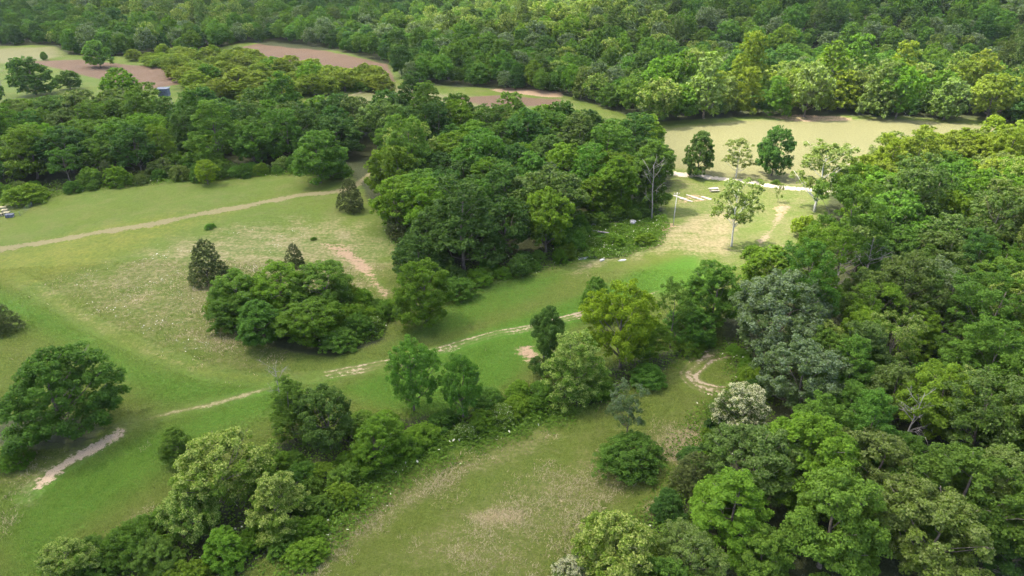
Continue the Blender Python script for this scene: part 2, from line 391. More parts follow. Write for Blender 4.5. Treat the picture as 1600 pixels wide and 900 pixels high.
ribbon('dirt_lane', [(-80,402),(0,389),(120,370),(240,350),(360,326),(460,307),(540,296),(585,270)], 2.0, m_lane, 'straight tan lane crossing the mown field', ends=2)
ribbon('grass_track', [(470,594),(500,588),(600,570),(690,547),(770,524),(840,510),(920,489),(1000,468),(1060,450)], 1.55, m_ruts, 'two rutted track curving along the meadow', wear=(.9,1,.7,.95,1,1,.8,.75))
ribbon('stony_track', [(45,772),(90,735),(140,705),(180,680),(200,662)], 1.7, m_gravel, 'pale stony track worn bare beside the big round tree', ends=3)
ribbon('faint_path', [(190,668),(250,650),(330,632),(400,612),(470,598)], 1.4, m_faint, 'faint tan wheel track joining the stony track', wear=(1, .9, .8))
ribbon('gravel_road', [(1000,262),(1045,270),(1110,278),(1180,286),(1270,297),(1330,306)], 1.7, m_road, 'white gravel road below the pale field', wear=(.8, .7, .9, .75, .8), ends=2)
ribbon('clearing_path', [(1235,318),(1215,345),(1185,385),(1160,415)], 1.5, m_worn, 'brown path down through the sunlit clearing', wear=(.8, .65, .75, .6), ends=4)
ribbon('wheel_track', [(1150,548),(1105,558),(1078,580),(1085,600),(1125,612),(1160,612)], 2.1, m_ruts, 'curved wheel track turning into the wood', wear=(1, 1.05, 1.1, 1), ends=3)
ribbon('field_track', [(600,128),(585,136),(560,146),(530,152)], 3.0, m_faint, 'pale track between the ploughed fields', ends=4)

# ------------------------------------------------------------------ tree shapes (built about 10 m wide, copied and scaled)
def unit(v): return v / (np.linalg.norm(v, axis=-1, keepdims=True) + 1e-9)
def crown_mesh(name, seed, shape, leaf, cover_):
    rg = np.random.default_rng(seed); R = 5.0
    prof = dict(round=(10.0, .6, 74, .29), broad=(10.0, 1.6, 70, .28), tall=(13.5, .6, 84, .28), airy=(13.0, 3.0, 46, .27),
                column=(17.0, .6, 80, .36), mound=(5.5, 0.1, 60, .28), cone=(11.0, .1, 190, .20), thin=(14.0, 2.0, 40, .26))[shape]
    top, base, nl, lr = prof; hc = top - base
    C, LR = [], []
    tries = 0
    lean = rg.normal(0, .5, 2)
    while len(C) < nl and tries < 5000:
        tries += 1
        u = rg.random() ** (1.5 if shape == 'cone' else .8); z = base + hc * (.06 + .92 * u)
        q = (z - base) / hc
        if shape == 'cone': w = max(0.05, 1.12 * (1 - q) ** .5 * (1 if q > .12 else .82 + q * 1.5))
        elif shape == 'mound': w = math.sqrt(max(0, 1 - q ** 2.2))
        elif shape == 'column': w = (.76 + .24 * math.sin(q * 11 + seed)) * math.sqrt(max(0.02, 1 - (2 * q - 1) ** 6))
        elif shape in ('airy', 'thin'): w = (.55 + .45 * abs(math.sin(q * 7 + seed * 2))) * math.sqrt(max(.03, 1 - (1.75 * q - .95) ** 4))
        elif shape == 'round': w = math.sqrt(max(0.03, 1 - (1.45 * q - .45) ** 2)) * (1 if q > .1 else .85)
        else: w = math.sqrt(max(0.03, 1 - abs(1.6 * q - .6) ** 2.4)) * (.86 + .14 * math.sin(q * 6 + seed))
        th = rg.random() * 2 * math.pi
        w *= 1 + .14 * math.sin(2 * th + seed) + .10 * math.sin(3 * th + seed * 1.7)
        r_l = R * lr * rg.uniform(.65, 1.25) * (.55 + .45 * min(w, 1))
        rad = max(0, R * w - r_l * .6) * (1 if rg.random() < .82 else rg.random() ** .5)
        c = np.array([rad * math.cos(th) + lean[0] * q, rad * math.sin(th) + lean[1] * q, min(z, top - r_l * .6)])
        if any(np.linalg.norm(c - o) < .44 * (r_l + ro) for o, ro in zip(C, LR)) and tries < 3500: continue
        C.append(c); LR.append(r_l)
    Ps, Ns, tint, pale = [], [], [], []
    A = leaf * leaf * .62
    for c, r in zip(C, LR):
        k = int(np.clip(9 * (r / (R * .33)) ** 1.5, 4, 16))
        sub = unit(rg.normal(0, 1, (k, 3)) + np.array([0, 0, .45])); sub[:, 2] = np.maximum(sub[:, 2], -.45)
        lob_t = rg.uniform(-.16, .16)
        for sdir in sub:
            sr = r * rg.uniform(.34, .56); scn = c + sdir * r * rg.uniform(.55, .85) * np.array([1, 1, .78])
            n = max(5, int(cover_ * 2.6 * math.pi * sr * sr / A * .5))
            d = unit(rg.normal(0, 1, (n, 3)) + np.array([0, 0, .35]) + sdir * .55)
            p = scn + d * sr * (rg.random((n, 1)) ** .33 * 1.08) * np.array([1, 1, .62])
            nn = unit(d * .55 + np.array([0, 0, .55]) + rg.normal(0, .42, (n, 3)))
            Ps.append(p); Ns.append(nn)
            tint.append(np.clip(.5 + lob_t + rg.uniform(-.18, .18) + rg.normal(0, .17, n), 0, 1))
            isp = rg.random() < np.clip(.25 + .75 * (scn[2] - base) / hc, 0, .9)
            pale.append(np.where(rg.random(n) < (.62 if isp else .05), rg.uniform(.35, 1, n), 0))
    P = np.concatenate(Ps); N = np.concatenate(Ns); tint = np.concatenate(tint); pale = np.concatenate(pale)
    C = np.array(C); LR = np.array(LR)
    e = np.percentile(np.abs(P[:, :2] - np.median(P[:, :2], 0)), 97.5); k = 4.75 / e; P[:, :2] *= k; C[:, :2] *= k
    kz = top / np.percentile(P[:, 2], 99.7); P[:, 2] *= kz; C[:, 2] *= kz
    P[:, 2] = np.maximum(P[:, 2], .05)
    t = unit(np.cross(N, rg.normal(0, 1, N.shape))); b = np.cross(N, t)
    sz = leaf * rg.uniform(.6, 1.35, (len(P), 1)); a = t * sz * .62; bb = b * sz * .42
    bend = N * sz * .16
    Q = np.stack([P - a - bend, P + bb + bend * .4, P + a - bend, P - bb + bend * .4], 1)
    return quads_mesh(name, Q, {'tint': tint, 'pale': pale}), C, LR, top
def trunk_mesh(name, seed, C, LR, top, shape):
    rg = np.random.default_rng(seed + 77)
    if shape == 'mound':
        tb = []
        for i in range(5):
            c = C[rg.integers(len(C))]; tb.append(([(c[0] * .1, c[1] * .1, -.3), c * .55, c * .95], [.09, .06, .03]))
        return tubes_mesh(name, tb, 5)
    r0 = dict(cone=.12, column=.26, thin=.16).get(shape, .24)
    zs = np.linspace(-.4, top * .86, 9); off = np.cumsum(rg.normal(0, .13, (9, 2)), 0)
    tr = np.column_stack([off, zs]); rr = r0 * (1 - .85 * np.linspace(0, 1, 9)); rr[0] *= 1.35
    tb = [(tr, rr)]
    order = rg.permutation(len(C))[: (6 if shape == 'cone' else 16)]
    for j in order:
        c = C[j]; zb = np.clip(c[2] - np.hypot(c[0], c[1]) * .8 - .4, top * .14, top * .75)
        bx, by = np.interp(zb, zs, tr[:, 0]), np.interp(zb, zs, tr[:, 1]); b = np.array([bx, by, zb]); rb = np.interp(zb, zs, rr) * .42
        mid = (b + c) / 2 + np.array([0, 0, -.25]) + rg.normal(0, .2, 3)
        e = c + unit(c - b) * LR[j] * .75
        tb.append((np.array([b, mid, c, e]), [rb, rb * .7, rb * .42, .02]))
    return tubes_mesh(name, tb, 6)
LEAF = {'near': (.20, 1.5), 'mid': (.32, 1.45), 'far': (.55, 1.4)}
SHAPE_SEEDS = {'round': (3, 11), 'broad': (5, 17, 23), 'tall': (7, 19), 'airy': (9, 29), 'column': (13,), 'mound': (15, 31), 'cone': (21, 37), 'thin': (41,)}
ASPECT = {'round': 1.0, 'broad': 1.0, 'tall': 1.35, 'airy': 1.3, 'column': 1.7, 'mound': .55, 'cone': 1.1, 'thin': 1.4}
PROTO = {}
def proto(shape, k, lod):
    seeds = SHAPE_SEEDS[shape]; seed = seeds[k % len(seeds)]; key = (shape, seed, lod)
    if key not in PROTO:
        lf, cv = LEAF[lod]
        if shape == 'cone': lf *= .8
        if shape in ('airy', 'thin'): cv *= .8
        me, C, LR, top = crown_mesh('crown', seed, shape, lf, cv)
        PROTO[key] = (me, trunk_mesh('trunk', seed, C, LR, top, shape), top)
    return PROTO[key]
TREES = []     # (x, y, radius) of everything planted, to keep the scatter clear of it
RNG = random.Random(4)
def plant(x, y, w, h, shape, spec, name, label, group=None, zc=None, k=None, bark=None, cat='tree'):
    zc = zc if zc is not None else to_px(x, y, 0)[2]
    lod = 'near' if zc < 105 else ('mid' if zc < 190 else 'far')
    me, tm, top = proto(shape, RNG.randrange(6) if k is None else k, lod)
    e = empty(name, (x, y, float(terrain(x, y)) - .05), RNG.uniform(0, 6.28))
    s = w / 10.0; e.scale = (s, s, h / top)
    tag(e, label, cat, group)
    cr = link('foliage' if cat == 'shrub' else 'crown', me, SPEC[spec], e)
    tr = link('stems' if cat == 'shrub' else 'trunk', tm, bark or (M_pale_bark if shape == 'airy' and spec == 'airy' else M_bark), e)
    TREES.append((x, y, w / 2)); return e
def crown_at(cx, cy, wpx, asp=1.0, frac=.52):
    """stand a tree so that its crown is seen round a picture point: its own place, width and height on the ground"""
    h = 8.0
    for _ in range(6):
        x, y, t = ground_at(cx, cy, lift=h * frac)
        w = wpx * t / F; h = w * asp
    return x, y, w, h, t
def T(cx, cy, wpx, shape, spec, label, name='broadleaf_tree', asp=None, group=None, k=None, bark=None, cat='tree', frac=.52):
    x, y, w, h, t = crown_at(cx, cy, wpx * (.88 if cat == 'tree' else 1), asp or ASPECT[shape], frac)
    if cat == 'tree': TREES.append((x, y - w * .5, w * .33))     # nothing is sown close in front of it
    return plant(x, y, w, h, shape, spec, name, label, group, t, k, bark, cat)

# ------------------------------------------------------------------ trees one can tell apart
HAND = [
 # open field, left
 (82,618,178,'round','mid','large round broadleaf tree beside the pale stony track',1.0,0),
 (321,269,42,'broad','lime','small lone round tree on the mown field before the wood',1.05,1),
 (661,458,106,'round','bright','rounded olive green tree at the corner of the eroded bank',1.18,1),
 # thicket on the slope
 (372,462,100,'round','mid','leafy tree at the conifer end of the thicket on the slope',.9,1),
 (436,447,108,'broad','bright','bright tree in the thicket below the little conifer tip',.85,0),
 (505,450,112,'broad','mid','broad tree in the thicket facing the eroded bank',.85,1),
 (408,500,95,'round','mid','low tree at the downhill front of the thicket',.85,0),
 (482,505,112,'broad','bright','wide light tree bulging from the thicket front',.75,2),
 (355,492,70,'round','mid','small dense tree on the thicket corner facing the dry grass',.9,1),
 # hedgerow between the meadows
 (455,640,86,'tall','mid','tree with bare grey twigs on top in the hedgerow',1.5,0),
 (512,655,108,'broad','dark','dark bushy tree beside the bright one in the hedgerow',1.2,1),
 (584,692,96,'round','bright','bright yellow green bushy tree at the hedgerow foot',1.0,0),
 (643,588,90,'broad','mid','tall ivy clad tree, first of the pair in the hedgerow',1.65,1),
 (720,604,78,'broad','mid','narrow ivy clad tree, second of the pair in the hedgerow',1.75,0),
 (850,535,58,'column','dark','slim dark tree leaning beside the pale tipped hedgerow tree',2.5,0),
 (897,575,104,'tall','tips','pale tipped tree in front of the slim dark one',1.4,0),
 (972,508,132,'broad','lime','large light yellow green tree in the hedgerow',1.3,0),
 (934,462,62,'round','mid','dark green tree tucked behind the large light hedgerow tree',1.2,0),
 (1054,492,78,'thin','mid','pointed slender tree between light and dark hedgerow trees',1.7,0),
 (1118,462,112,'round','mid','dense dark green tree closing the hedgerow by the clearing',1.1,1),
 (1012,535,84,'broad','bright','light green tree between the large light hedgerow tree and the slender one',1.0,2),
 (1085,510,84,'round','mid','dark green tree filling the hedgerow below the slender one',.9,0),
 (1208,416,98,'round','bright','fresh green rounded tree below the clearing path',.8,0),
 # lower left clump
 (345,735,158,'broad','tips','large tree crowned with pale yellow new leaves',1.0,1),
 (276,692,62,'round','mid','small dark tree against the big pale tipped one',1.1,0),
 (432,785,108,'tall','tips','upright pale tipped tree at the dry meadow edge',1.15,1),
 (296,800,112,'broad','tips','pale tipped tree on the lush grass side of the clump',1.0,0),
 (104,876,92,'broad','tips','pale tipped tree at the lush end of the bottom hedge',.9,2),
 (200,850,92,'mound','mid','dense green tree low in the bottom hedge',.8,0),
 (250,872,90,'round','mid','rounded green tree filling the bottom hedge',.75,1),
 (350,860,80,'round','bright','light green tree hanging over the dark hollow',.8,0),
 # lone tree in the dry meadow
 (980,648,66,'airy','grey','feathery thin stemmed tree rising from a bush in the dry meadow',2.0,1),
 # right wood, lower
 (962,852,158,'round','tips','big pale tipped rounded tree at the tip of the wood',.95,0),
 (893,892,64,'broad','bloom','cream blossoming small tree at the tip of the wood',.95,0),
 (1086,735,74,'cone','cedar','dark conifer at the wood edge by the straw patch',1.2,0),
 (1160,645,98,'broad','bloom','cream blossoming tree at the wood edge by the wheel track',1.15,1),
 (1262,712,188,'round','bright','large bright green dome shaped tree in the wood',.95,0),
 (1140,795,164,'tall','bright','bright green layered tree below the dark conifer',.95,1),
 (1192,868,104,'round','mid','smooth crowned green tree below the bright layered one',1.0,1),
 (1302,822,186,'round','mid','large mid green oval tree in front of the bright dome',1.1,1),
 (1462,842,190,'broad','olive','large olive green tree with showing limbs',1.05,1),
 (1565,770,150,'broad','olive','olive tree above the dark gap in the wood',1.1,2),
 (1530,660,150,'airy','olive','open crowned olive tree with pale leaf tips',1.25,0),
 (1215,492,176,'broad','grey','large silvery grey green tree by the wheel track',.95,0),
 (1252,592,142,'broad','grey','smaller silvery grey green tree below the large silvery one',1.0,1),
 (1346,466,92,'round','olive','yellow olive rounded tree beside the large silvery tree',1.1,0),
 (1392,545,104,'airy','tips','pale tipped open tree over the wood gap',1.3,1),
 (1455,452,112,'broad','grey','silvery tree deep in the right wood',1.0,1),
 (1440,520,80,'tall','bright','bright yellow green tree in the right wood gap',1.2,0),
 (1400,400,104,'broad','mid','mid green tree behind the bleached bare tree',1.0,0),
 (1486,385,118,'round','olive','olive tree with smooth crown below the sunlit trees',1.0,1),
 (1440,300,100,'broad','grey','silvery tree among the sunlit yellow trees',1.0,0),
 (1560,450,110,'broad','mid','shaded green tree under the sunlit slope',1.1,2),
 (1545,560,120,'tall','mid','shaded tall tree with pale trunk in the right wood',1.4,0),
 (1330,370,74,'round','mid','low dark tree beside the sunlit shrub',1.0,1),
 (1330,640,90,'tall','mid','dark tree in the hollow behind the bright dome',1.3,1),
 (1400,720,110,'broad','mid','shaded tree under the dead spiky tree',1.0,0),
 (1585,870,110,'broad','dark','dark tree at the foot of the olive trees',1.0,1),
 (1078,872,120,'broad','olive','olive tree between the tip of the wood and the bright layered tree',1.0,0),
 (1040,915,110,'round','mid','green tree at the foot of the big pale tipped rounded one',1.0,1),
 # clearing and pale field
 (1283,275,104,'airy','airy','tall open tree with white trunks over the clearing',1.25,0),
 (1151,330,84,'airy','airy','tall open tree with a straight pale trunk in the clearing',1.55,1),
 (1094,240,60,'round','dark','dark oval tree shading the gravel road',1.3,0),
 (1212,235,66,'round','dark','dark oval tree standing against the pale field',1.35,1),
 (1155,248,56,'airy','airy','light see-through tree between the two dark oval trees',1.2,0),
 (1258,352,44,'mound','yellow','sunlit bright bush like tree below the white trunks',.9,0),
 (1218,300,17,'thin','airy','sapling standing beside the gravel road',2.2,0),
 (1344,272,66,'broad','yellow','sunlit yellow green tree next to the white trunks',1.1,0),
 (1500,278,70,'broad','yellow','sunlit tree at the corner of the pale field',1.0,1),
 # middle wood, front
 (622,318,104,'broad','bright','flat layered bright tree at the corner of the middle wood',.95,0),
 (668,362,88,'round','dark','grey green rounded tree behind the eroded bank tree',1.05,0),
 (652,402,84,'round','dark','dark tree wedged behind the rounded olive green one',1.0,1),
 (722,335,96,'broad','dark','large dark tree in the front row of the middle wood',1.1,1),
 (790,355,98,'broad','dark','broad dark tree leaning over the lush meadow edge',1.15,0),
 (855,345,94,'broad','bright','bright tree with hanging branches by the debris bank',1.3,2),
 (793,284,56,'round','yellow','yellow green round crown standing out in the middle wood',1.2,0),
 (860,282,58,'round','grey','silvery round crown beside the yellow green one',1.2,1),
 (722,285,76,'broad','dark','dark rounded crown beside the yellow green one',1.1,2),
 (642,230,88,'broad','tips','pale topped large tree behind the field corner',1.1,1),
 (497,245,98,'round','mid','large rounded tree at the end of the mown field',.95,1),
 (210,232,76,'broad','dark','large dark tree behind the small lone one',1.15,0),
 (250,228,56,'tall','bright','upright bright tree beside the large dark one',1.4,0),
 (101,258,62,'airy','mid','open feathery tree at the mown field edge',1.1,1),
 (970,290,56,'column','bright','tall ragged bright tree at the debris bank',2.0,0),
 (1020,275,66,'column','mid','tall ivy hung tree at the end of the middle wood',1.9,0),
 (920,270,70,'tall','mid','tall green tree behind the debris bank',1.5,0),
 # back left fields
 (48,118,72,'round','dark','dark rounded tree beside the ploughed field',.9,0),
 (106,124,40,'round','dark','small dark tree next to the dark rounded one',.8,1),
 (152,84,46,'round','mid','round tree standing over the ploughed field',1.0,1),
 (189,136,70,'broad','bright','broad tree at the corner of the ploughed field',1.0,0),
 (68,87,14,'round','mid','tiny round tree on the pale far field',1.0,0),
]
CONIFERS = [(320,407,60,1.12,'dark cone shaped conifer on the dry slope'), (546,304,40,1.2,'dark conifer standing at the end of the tan lane'),
            (2,495,42,1.1,'dark conifer at the edge of the left meadow'), (459,398,27,1.3,'little conifer tip poking out of the thicket'),
            (627,345,44,1.2,'olive brown conifer among the front trees of the middle wood'), (166,268,26,1.3,'small rusty conifer in front of the middle wood')]
for a in HAND:
    T(a[0], a[1], a[2], a[3], a[4], a[5], asp=a[6], k=a[7])
for cx, cy, w, asp, lb in CONIFERS:
    T(cx, cy, w * 1.22, 'cone', 'cedar', lb, 'conifer_tree', asp)

# ------------------------------------------------------------------ bare and dead trees
def bare_mesh(seed, h, spread, n1=9):
    rg = np.random.default_rng(seed); tb = []
    top = np.array([rg.normal(0, .3), rg.normal(0, .3), h])
    zs = np.linspace(0, 1, 7); tr = zs[:, None] * top + np.column_stack([np.cumsum(rg.normal(0, .12, (7, 2)), 0), np.zeros(7)]); tr[0] = (0, 0, -.4)
    r0 = h * .014; tb.append((tr, r0 * (1 - .8 * zs)))
    for i in range(n1):
        q = rg.uniform(.3, .97); b = np.array([np.interp(q, zs, tr[:, j]) for j in range(3)])
        th = i * 2.4 + rg.uniform(-.4, .4); d = unit(np.array([math.cos(th), math.sin(th), rg.uniform(.35, 1.1)])); L = spread * (1.1 - .6 * q) * rg.uniform(.7, 1.2)
        m = b + d * L * .5 + rg.normal(0, .12, 3); e = m + unit(d + np.array([0, 0, .25])) * L * .5; rb = r0 * .45 * (1.1 - q * .6)
        tb.append(([b, m, e], [rb, rb * .6, .012]))
        for _ in range(5):
            t = rg.uniform(.3, 1); s = b + (m - b) * min(t * 2, 1) + (e - m) * max(t * 2 - 1, 0); dd = unit(d + rg.normal(0, .6, 3)); tb.append(([s, s + dd * L * .2, s + dd * L * .38 + rg.normal(0, .05, 3)], [rb * .4, rb * .28, .01]))
    return tb
def bare(cx, cy, hpx, spread, seed, label, mat, n1=10):
    x, y, t = ground_at(cx, cy); h = hpx * t / F / .9
    e = empty('bare_tree', (x, y, float(terrain(x, y)))); tag(e, label, 'tree')
    TREES.append((x, y, 2.0)); TREES.append((x, y - 5, 3.5))
    tb = bare_mesh(seed, h, spread, n1)
    link('trunk', tubes_mesh('trunk', tb[:1], 7), mat, e); link('branches', tubes_mesh('branches', tb[1:], 4), mat, e)
bare(1340,470,95,4.2,1,'bleached bare tree beside the silvery tree in the wood',M_dead,14)
bare(1402,712,112,3.0,2,'dead spiky grey tree in the hollow of the right wood',M_dead,16)
bare(1392,575,85,2.5,3,'thin pale dead trunk behind the pale tipped open tree',M_dead,6)
bare(1300,480,75,3.0,6,'brownish leafless twiggy tree beside the bleached one',M_dead,16)
bare(1018,345,80,5,4,'tall bare limbed tree at the end of the middle wood',M_dead,9)
bare(1484,178,40,3.0,5,'pale forked snag behind the pale field',M_pale_bark,8)
bare(8,150,46,4.5,7,'grey leafless tree by the ploughed field',M_dead,16)
bare(455,660,95,3.0,8,'grey bare twigs sticking out of the hedgerow top',M_dead,10)

def inside(P, x, y): return poly_dist(P, np.array([x]), np.array([y]))[0]
LANDMARKS = [(1052,345,'utility pole'), (945,385,'debris bank'), (322,285,'lone round field tree'), (560,290,'end of the tan lane'), (1300,690,'bright green dome tree'), (1215,520,'large silvery tree'), (1165,655,'cream blossoming edge tree'), (1335,460,'bleached bare tree'),
 (1420,720,'dead spiky tree'), (1462,880,'large olive tree'), (1283,325,'white trunked open tree'), (1565,800,'dark gap in the wood'), (1480,330,'sunlit silvery tree'), (1600,300,'sunlit slope'), (1130,200,'near corner of the pale field'), (1300,195,'middle of the pale field'), (1480,200,'forked snag'), (15,333,'row of boxes'), (150,290,'small round field edge bush'), (256,175,'hunting blind'),
 (440,272,'brownish field end bush'), (640,270,'pale topped tree'), (793,320,'yellow green round crown'), (700,210,'tan strip'), (880,215,'ploughed strip'), (660,500,'rounded olive tree'), (770,425,'lush meadow corner'), (345,480,'conifer on the dry slope'), (560,520,'eroded bank'), (460,700,'twig topped hedgerow tree'), (680,660,'ivy clad pair'), (880,610,'slim dark tree'), (980,570,'large light hedgerow tree'), (400,820,'pale tipped clump'), (150,880,'bottom hedge'), (1085,740,'dark edge conifer'), (960,880,'tip of the wood'), (1110,590,'curved wheel track'), (260,115,'ploughed field end'), (420,125,'far brown field'), (570,135,'pale field track'), (90,165,'dark far field tree'), (880,380,'hanging branched bright tree'), (640,370,'olive brown conifer')]
LMW = [(*ground_at(a, b)[:2], c) for a, b, c in LANDMARKS]
FORM = {'round': 'domed', 'broad': 'spreading', 'tall': 'tall', 'airy': 'open crowned', 'column': 'narrow', 'mound': 'low', 'thin': 'slender'}
SEEN = {}
def describe(x, y, w, wr, colour, sh, cat, zone):
    for i in range(6):
        lb = describe_(x, y, w, wr, colour, sh, cat, i)
        if len(lb.split()) > 16: lb = ' '.join(lb.split()[1:])
        if lb not in USED: break
    USED.add(lb); return lb
USED = set()
def describe_(x, y, w, wr, colour, sh, cat, nth):
    d = sorted((math.hypot(x - a, y - b), c) for a, b, c in LMW)[nth]
    q = (w - wr[0]) / (wr[1] - wr[0]); size = 'large' if q > .66 else ('small' if q < .3 else 'medium')
    rel = 'right by the' if d[0] < 9 else ('a few trees off the' if d[0] < 24 else 'deeper in than the')
    if cat != 'tree': rel = 'by the' if d[0] < 9 else 'a little way from the'
    return '%s %s %s %s %s %s' % (size, FORM[sh], colour, 'tree' if cat == 'tree' else 'bush', rel, d[1])
PENDING = []
def scatter(P, n, wr, specs, shapes, zone, gap=.62, hr=(.9, 1.25), edge=0.0, name='broadleaf_tree', cat='tree', seed=1, kmul=None):
    """fill a piece of wood between the placed trees"""
    rg = random.Random(seed); lo = P.min(0); hi = P.max(0); done = 0; tries = 0
    words = {'dark': 'dark green', 'mid': 'mid green', 'bright': 'bright green', 'yellow': 'yellow green', 'grey': 'silvery green', 'tips': 'pale tipped', 'olive': 'olive green', 'airy': 'light open', 'bloom': 'cream blossoming', 'flower': 'white flowering', 'willow': 'pale yellow green'}
    while done < n and tries < n * 60:
        tries += 1
        x, y = rg.uniform(lo[0], hi[0]), rg.uniform(lo[1], hi[1]); w = rg.uniform(*wr)
        if inside(P, x, y) < edge: continue
        if any((x - a) ** 2 + (y - b) ** 2 < (gap * (w / 2 + r)) ** 2 for a, b, r in TREES): continue
        px, py, zc = to_px(x, y, float(terrain(x, y)) + w * .6)
        m = w * .6 * F / zc
        if px < -m or px > 1600 + m or py > 900 + m * 1.2 or py < -40: continue
        s = rg.choice(specs); sh = rg.choice(shapes); lb = describe(x, y, w, wr, words[s], sh, cat, zone)
        a = (x, y, w, w * ASPECT[sh] * rg.uniform(*hr), sh, s, name, lb, ('trees ' if cat == 'tree' else 'bushes ') + zone, zc, None, None, cat); done += 1
        if cat == 'tree': PENDING.append(a); TREES.append((x, y, w / 2))
        else: plant(*a)
    return done
MIDW = W([(-60,310),(60,302),(150,286),(300,274),(420,266),(548,270),(556,236),(600,240),(590,300),(615,352),(650,420),(705,440),(760,432),(880,408),(905,358),(960,342),(1032,334),(1046,290),(1046,262),(1040,240),(900,210),(700,202),(540,200),(300,194),(-60,204)])
N = []
N.append(scatter(MIDW, 150, (8, 13), ['dark', 'dark', 'mid', 'mid', 'bright', 'olive'], ['round', 'broad', 'broad', 'tall'], 'in the middle wood behind the mown field', .52, hr=(.78, 1.08), edge=3.0, seed=11))
RIGHTW = W([(1145,520),(1150,560),(1200,640),(1120,690),(1070,760),(900,960),(1720,960),(1720,262),(1540,262),(1420,275),(1320,300),(1300,330),(1305,400),(1220,430)])
SUNW = W([(1310,310),(1335,285),(1420,266),(1540,252),(1720,252),(1720,370),(1500,350),(1400,350)])
N.append(scatter(SUNW, 46, (6, 10), ['yellow', 'yellow', 'willow', 'bright', 'airy'], ['broad', 'round', 'tall'], 'among the sunlit trees below the pale field', .5, edge=1, seed=21))
N.append(scatter(RIGHTW, 85, (6.5, 11.5), ['mid', 'mid', 'olive', 'olive', 'dark', 'bright', 'bright', 'tips'], ['broad', 'broad', 'tall', 'round', 'airy'], 'in the right hand wood', .48, edge=4.0, seed=31))
ROW = W([(1030,200),(1120,188),(1200,184),(1330,188),(1450,190),(1560,196),(1720,222),(1720,190),(1560,165),(1330,148),(1120,150),(1000,170)])
N.append(scatter(ROW, 46, (8, 13), ['willow', 'yellow', 'tips', 'airy', 'bright'], ['broad', 'tall', 'tall', 'round'], 'in the row behind the pale field', .55, hr=(1.0, 1.4), seed=41))
NEARHILL = W([(610,140),(660,138),(760,140),(880,150),(1000,172),(1000,150),(880,128),(700,118),(620,112)])
WILLOW = W([(205,92),(300,92),(370,98),(480,112),(600,126),(605,146),(430,158),(310,154),(290,132),(250,108)])
N.append(scatter(WILLOW, 120, (7, 11), ['willow', 'willow', 'willow', 'yellow', 'bright'], ['round', 'broad', 'mound'], 'in the thicket between the ploughed fields', .45, hr=(.6, .85), name='thicket_bush', cat='bush', seed=61))
BACKL = W([(95,84),(190,88),(200,76),(370,70),(380,60),(200,62),(95,66)])

# shrubs along the hedgerow foot, wood edges and lower thicket
SHR = [(575,505,44,'bright','flower','white dotted bush at the thicket end below the bank'), (530,528,60,'bright','mid','low bush along the front of the thicket'), (590,478,40,'mid','mid','bush wedged between thicket and eroded bank'),
 (782,645,48,'x','flower','bush carrying white flower heads in the hedgerow'), (725,672,40,'x','flower','low bush with white flowers below the ivy clad pair'), (836,632,44,'x','bright','bright low bush by the pale tipped hedgerow tree'),
 (660,678,60,'x','bright','spreading low bush below the first ivy clad tree'), (690,655,50,'x','mid','bush at the foot of the ivy clad pair'), (760,622,56,'x','mid','dark bush between ivy clad pair and slim tree'), (810,610,50,'x','bright','bush at the foot of the slim dark tree'),
 (982,706,104,'x','mid','rounded dense bush in the dry meadow under the feathery tree'), (745,432,46,'x','bright','light bush at the lush meadow corner'), (712,452,60,'x','mid','bush beside the rounded olive green tree'),
 (143,290,22,'x','mid','small round bush at the mown field edge'), (392,262,34,'x','mid','brownish bush at the end of the mown field'), (327,353,17,'x','mid','single small bush out on the mown field'),
 (40,302,60,'x','bright','low spreading bush at the far end of the mown field'), (1213,284,15,'x','mid','round bush at the gravel road edge'), (1180,395,40,'x','bright','bush at the foot of the clearing path'),
 (930,378,24,'x','flower','light bush among the debris on the bank'), (960,372,34,'x','bright','green weed bush above the debris'), (1010,372,34,'x','bright','green weed bush by the pink bare patch'),
 (480,858,60,'x','bright','bush at the dry meadow edge below the pale tipped tree'), (440,850,50,'x','mid','dark bush under the upright pale tipped tree'), (150,888,70,'x','mid','bush between pale tipped tree and bottom hedge'),
 (500,735,50,'x','bright','low bush in the hedgerow gap'), (1080,540,50,'x','bright','bush at the meadow end of the hedgerow'), (940,610,44,'x','mid','dark bush below the large light hedgerow tree'), (1010,585,60,'x','mid','bush under the slender hedgerow tree'), (20,715,50,'x','bright','bush at the foot of the large round tree'), (490,372,10,'x','mid','tiny bush beside the bare earth on the bank')]
for cx, cy, w, _, sp, lb in SHR:
    T(cx, cy, w, 'mound', sp, lb, 'shrub', cat='shrub', asp=(.8 if w == 100 else .5))
HEDGE = W([(420,700),(520,680),(640,655),(760,640),(860,605),(960,580),(1060,545),(1080,552),(960,622),(820,655),(690,690),(570,745),(480,850),(380,900),(280,930),(60,930),(130,868),(300,800),(400,760)])
N.append(scatter(HEDGE, 42, (2.5, 4.6), ['mid', 'bright', 'mid', 'bright', 'bright'], ['mound'], 'low in the hedgerow between the meadows', .55, hr=(.8, 1.2), name='shrub', cat='shrub', seed=81))
EDGE1 = W([(-40,318),(60,310),(150,294),(300,282),(420,274),(548,280),(540,270),(420,260),(300,268),(150,280),(-40,300)])
N.append(scatter(EDGE1, 40, (3, 6), ['mid', 'bright', 'mid', 'olive'], ['mound'], 'along the wood edge above the mown field', .5, hr=(.9, 1.5), name='shrub', cat='shrub', seed=91))
EDGE2 = W([(600,345),(640,405),(705,448),(760,440),(885,412),(910,362),(960,350),(1035,340),(1025,328),(950,335),(890,350),(860,395),(760,415),(705,420),(660,400),(620,345)])
N.append(scatter(EDGE2, 36, (2.5, 5), ['mid', 'dark', 'bright', 'mid'], ['mound'], 'along the wood edge above the lush meadow', .5, hr=(.9, 1.6), name='shrub', cat='shrub', seed=92))
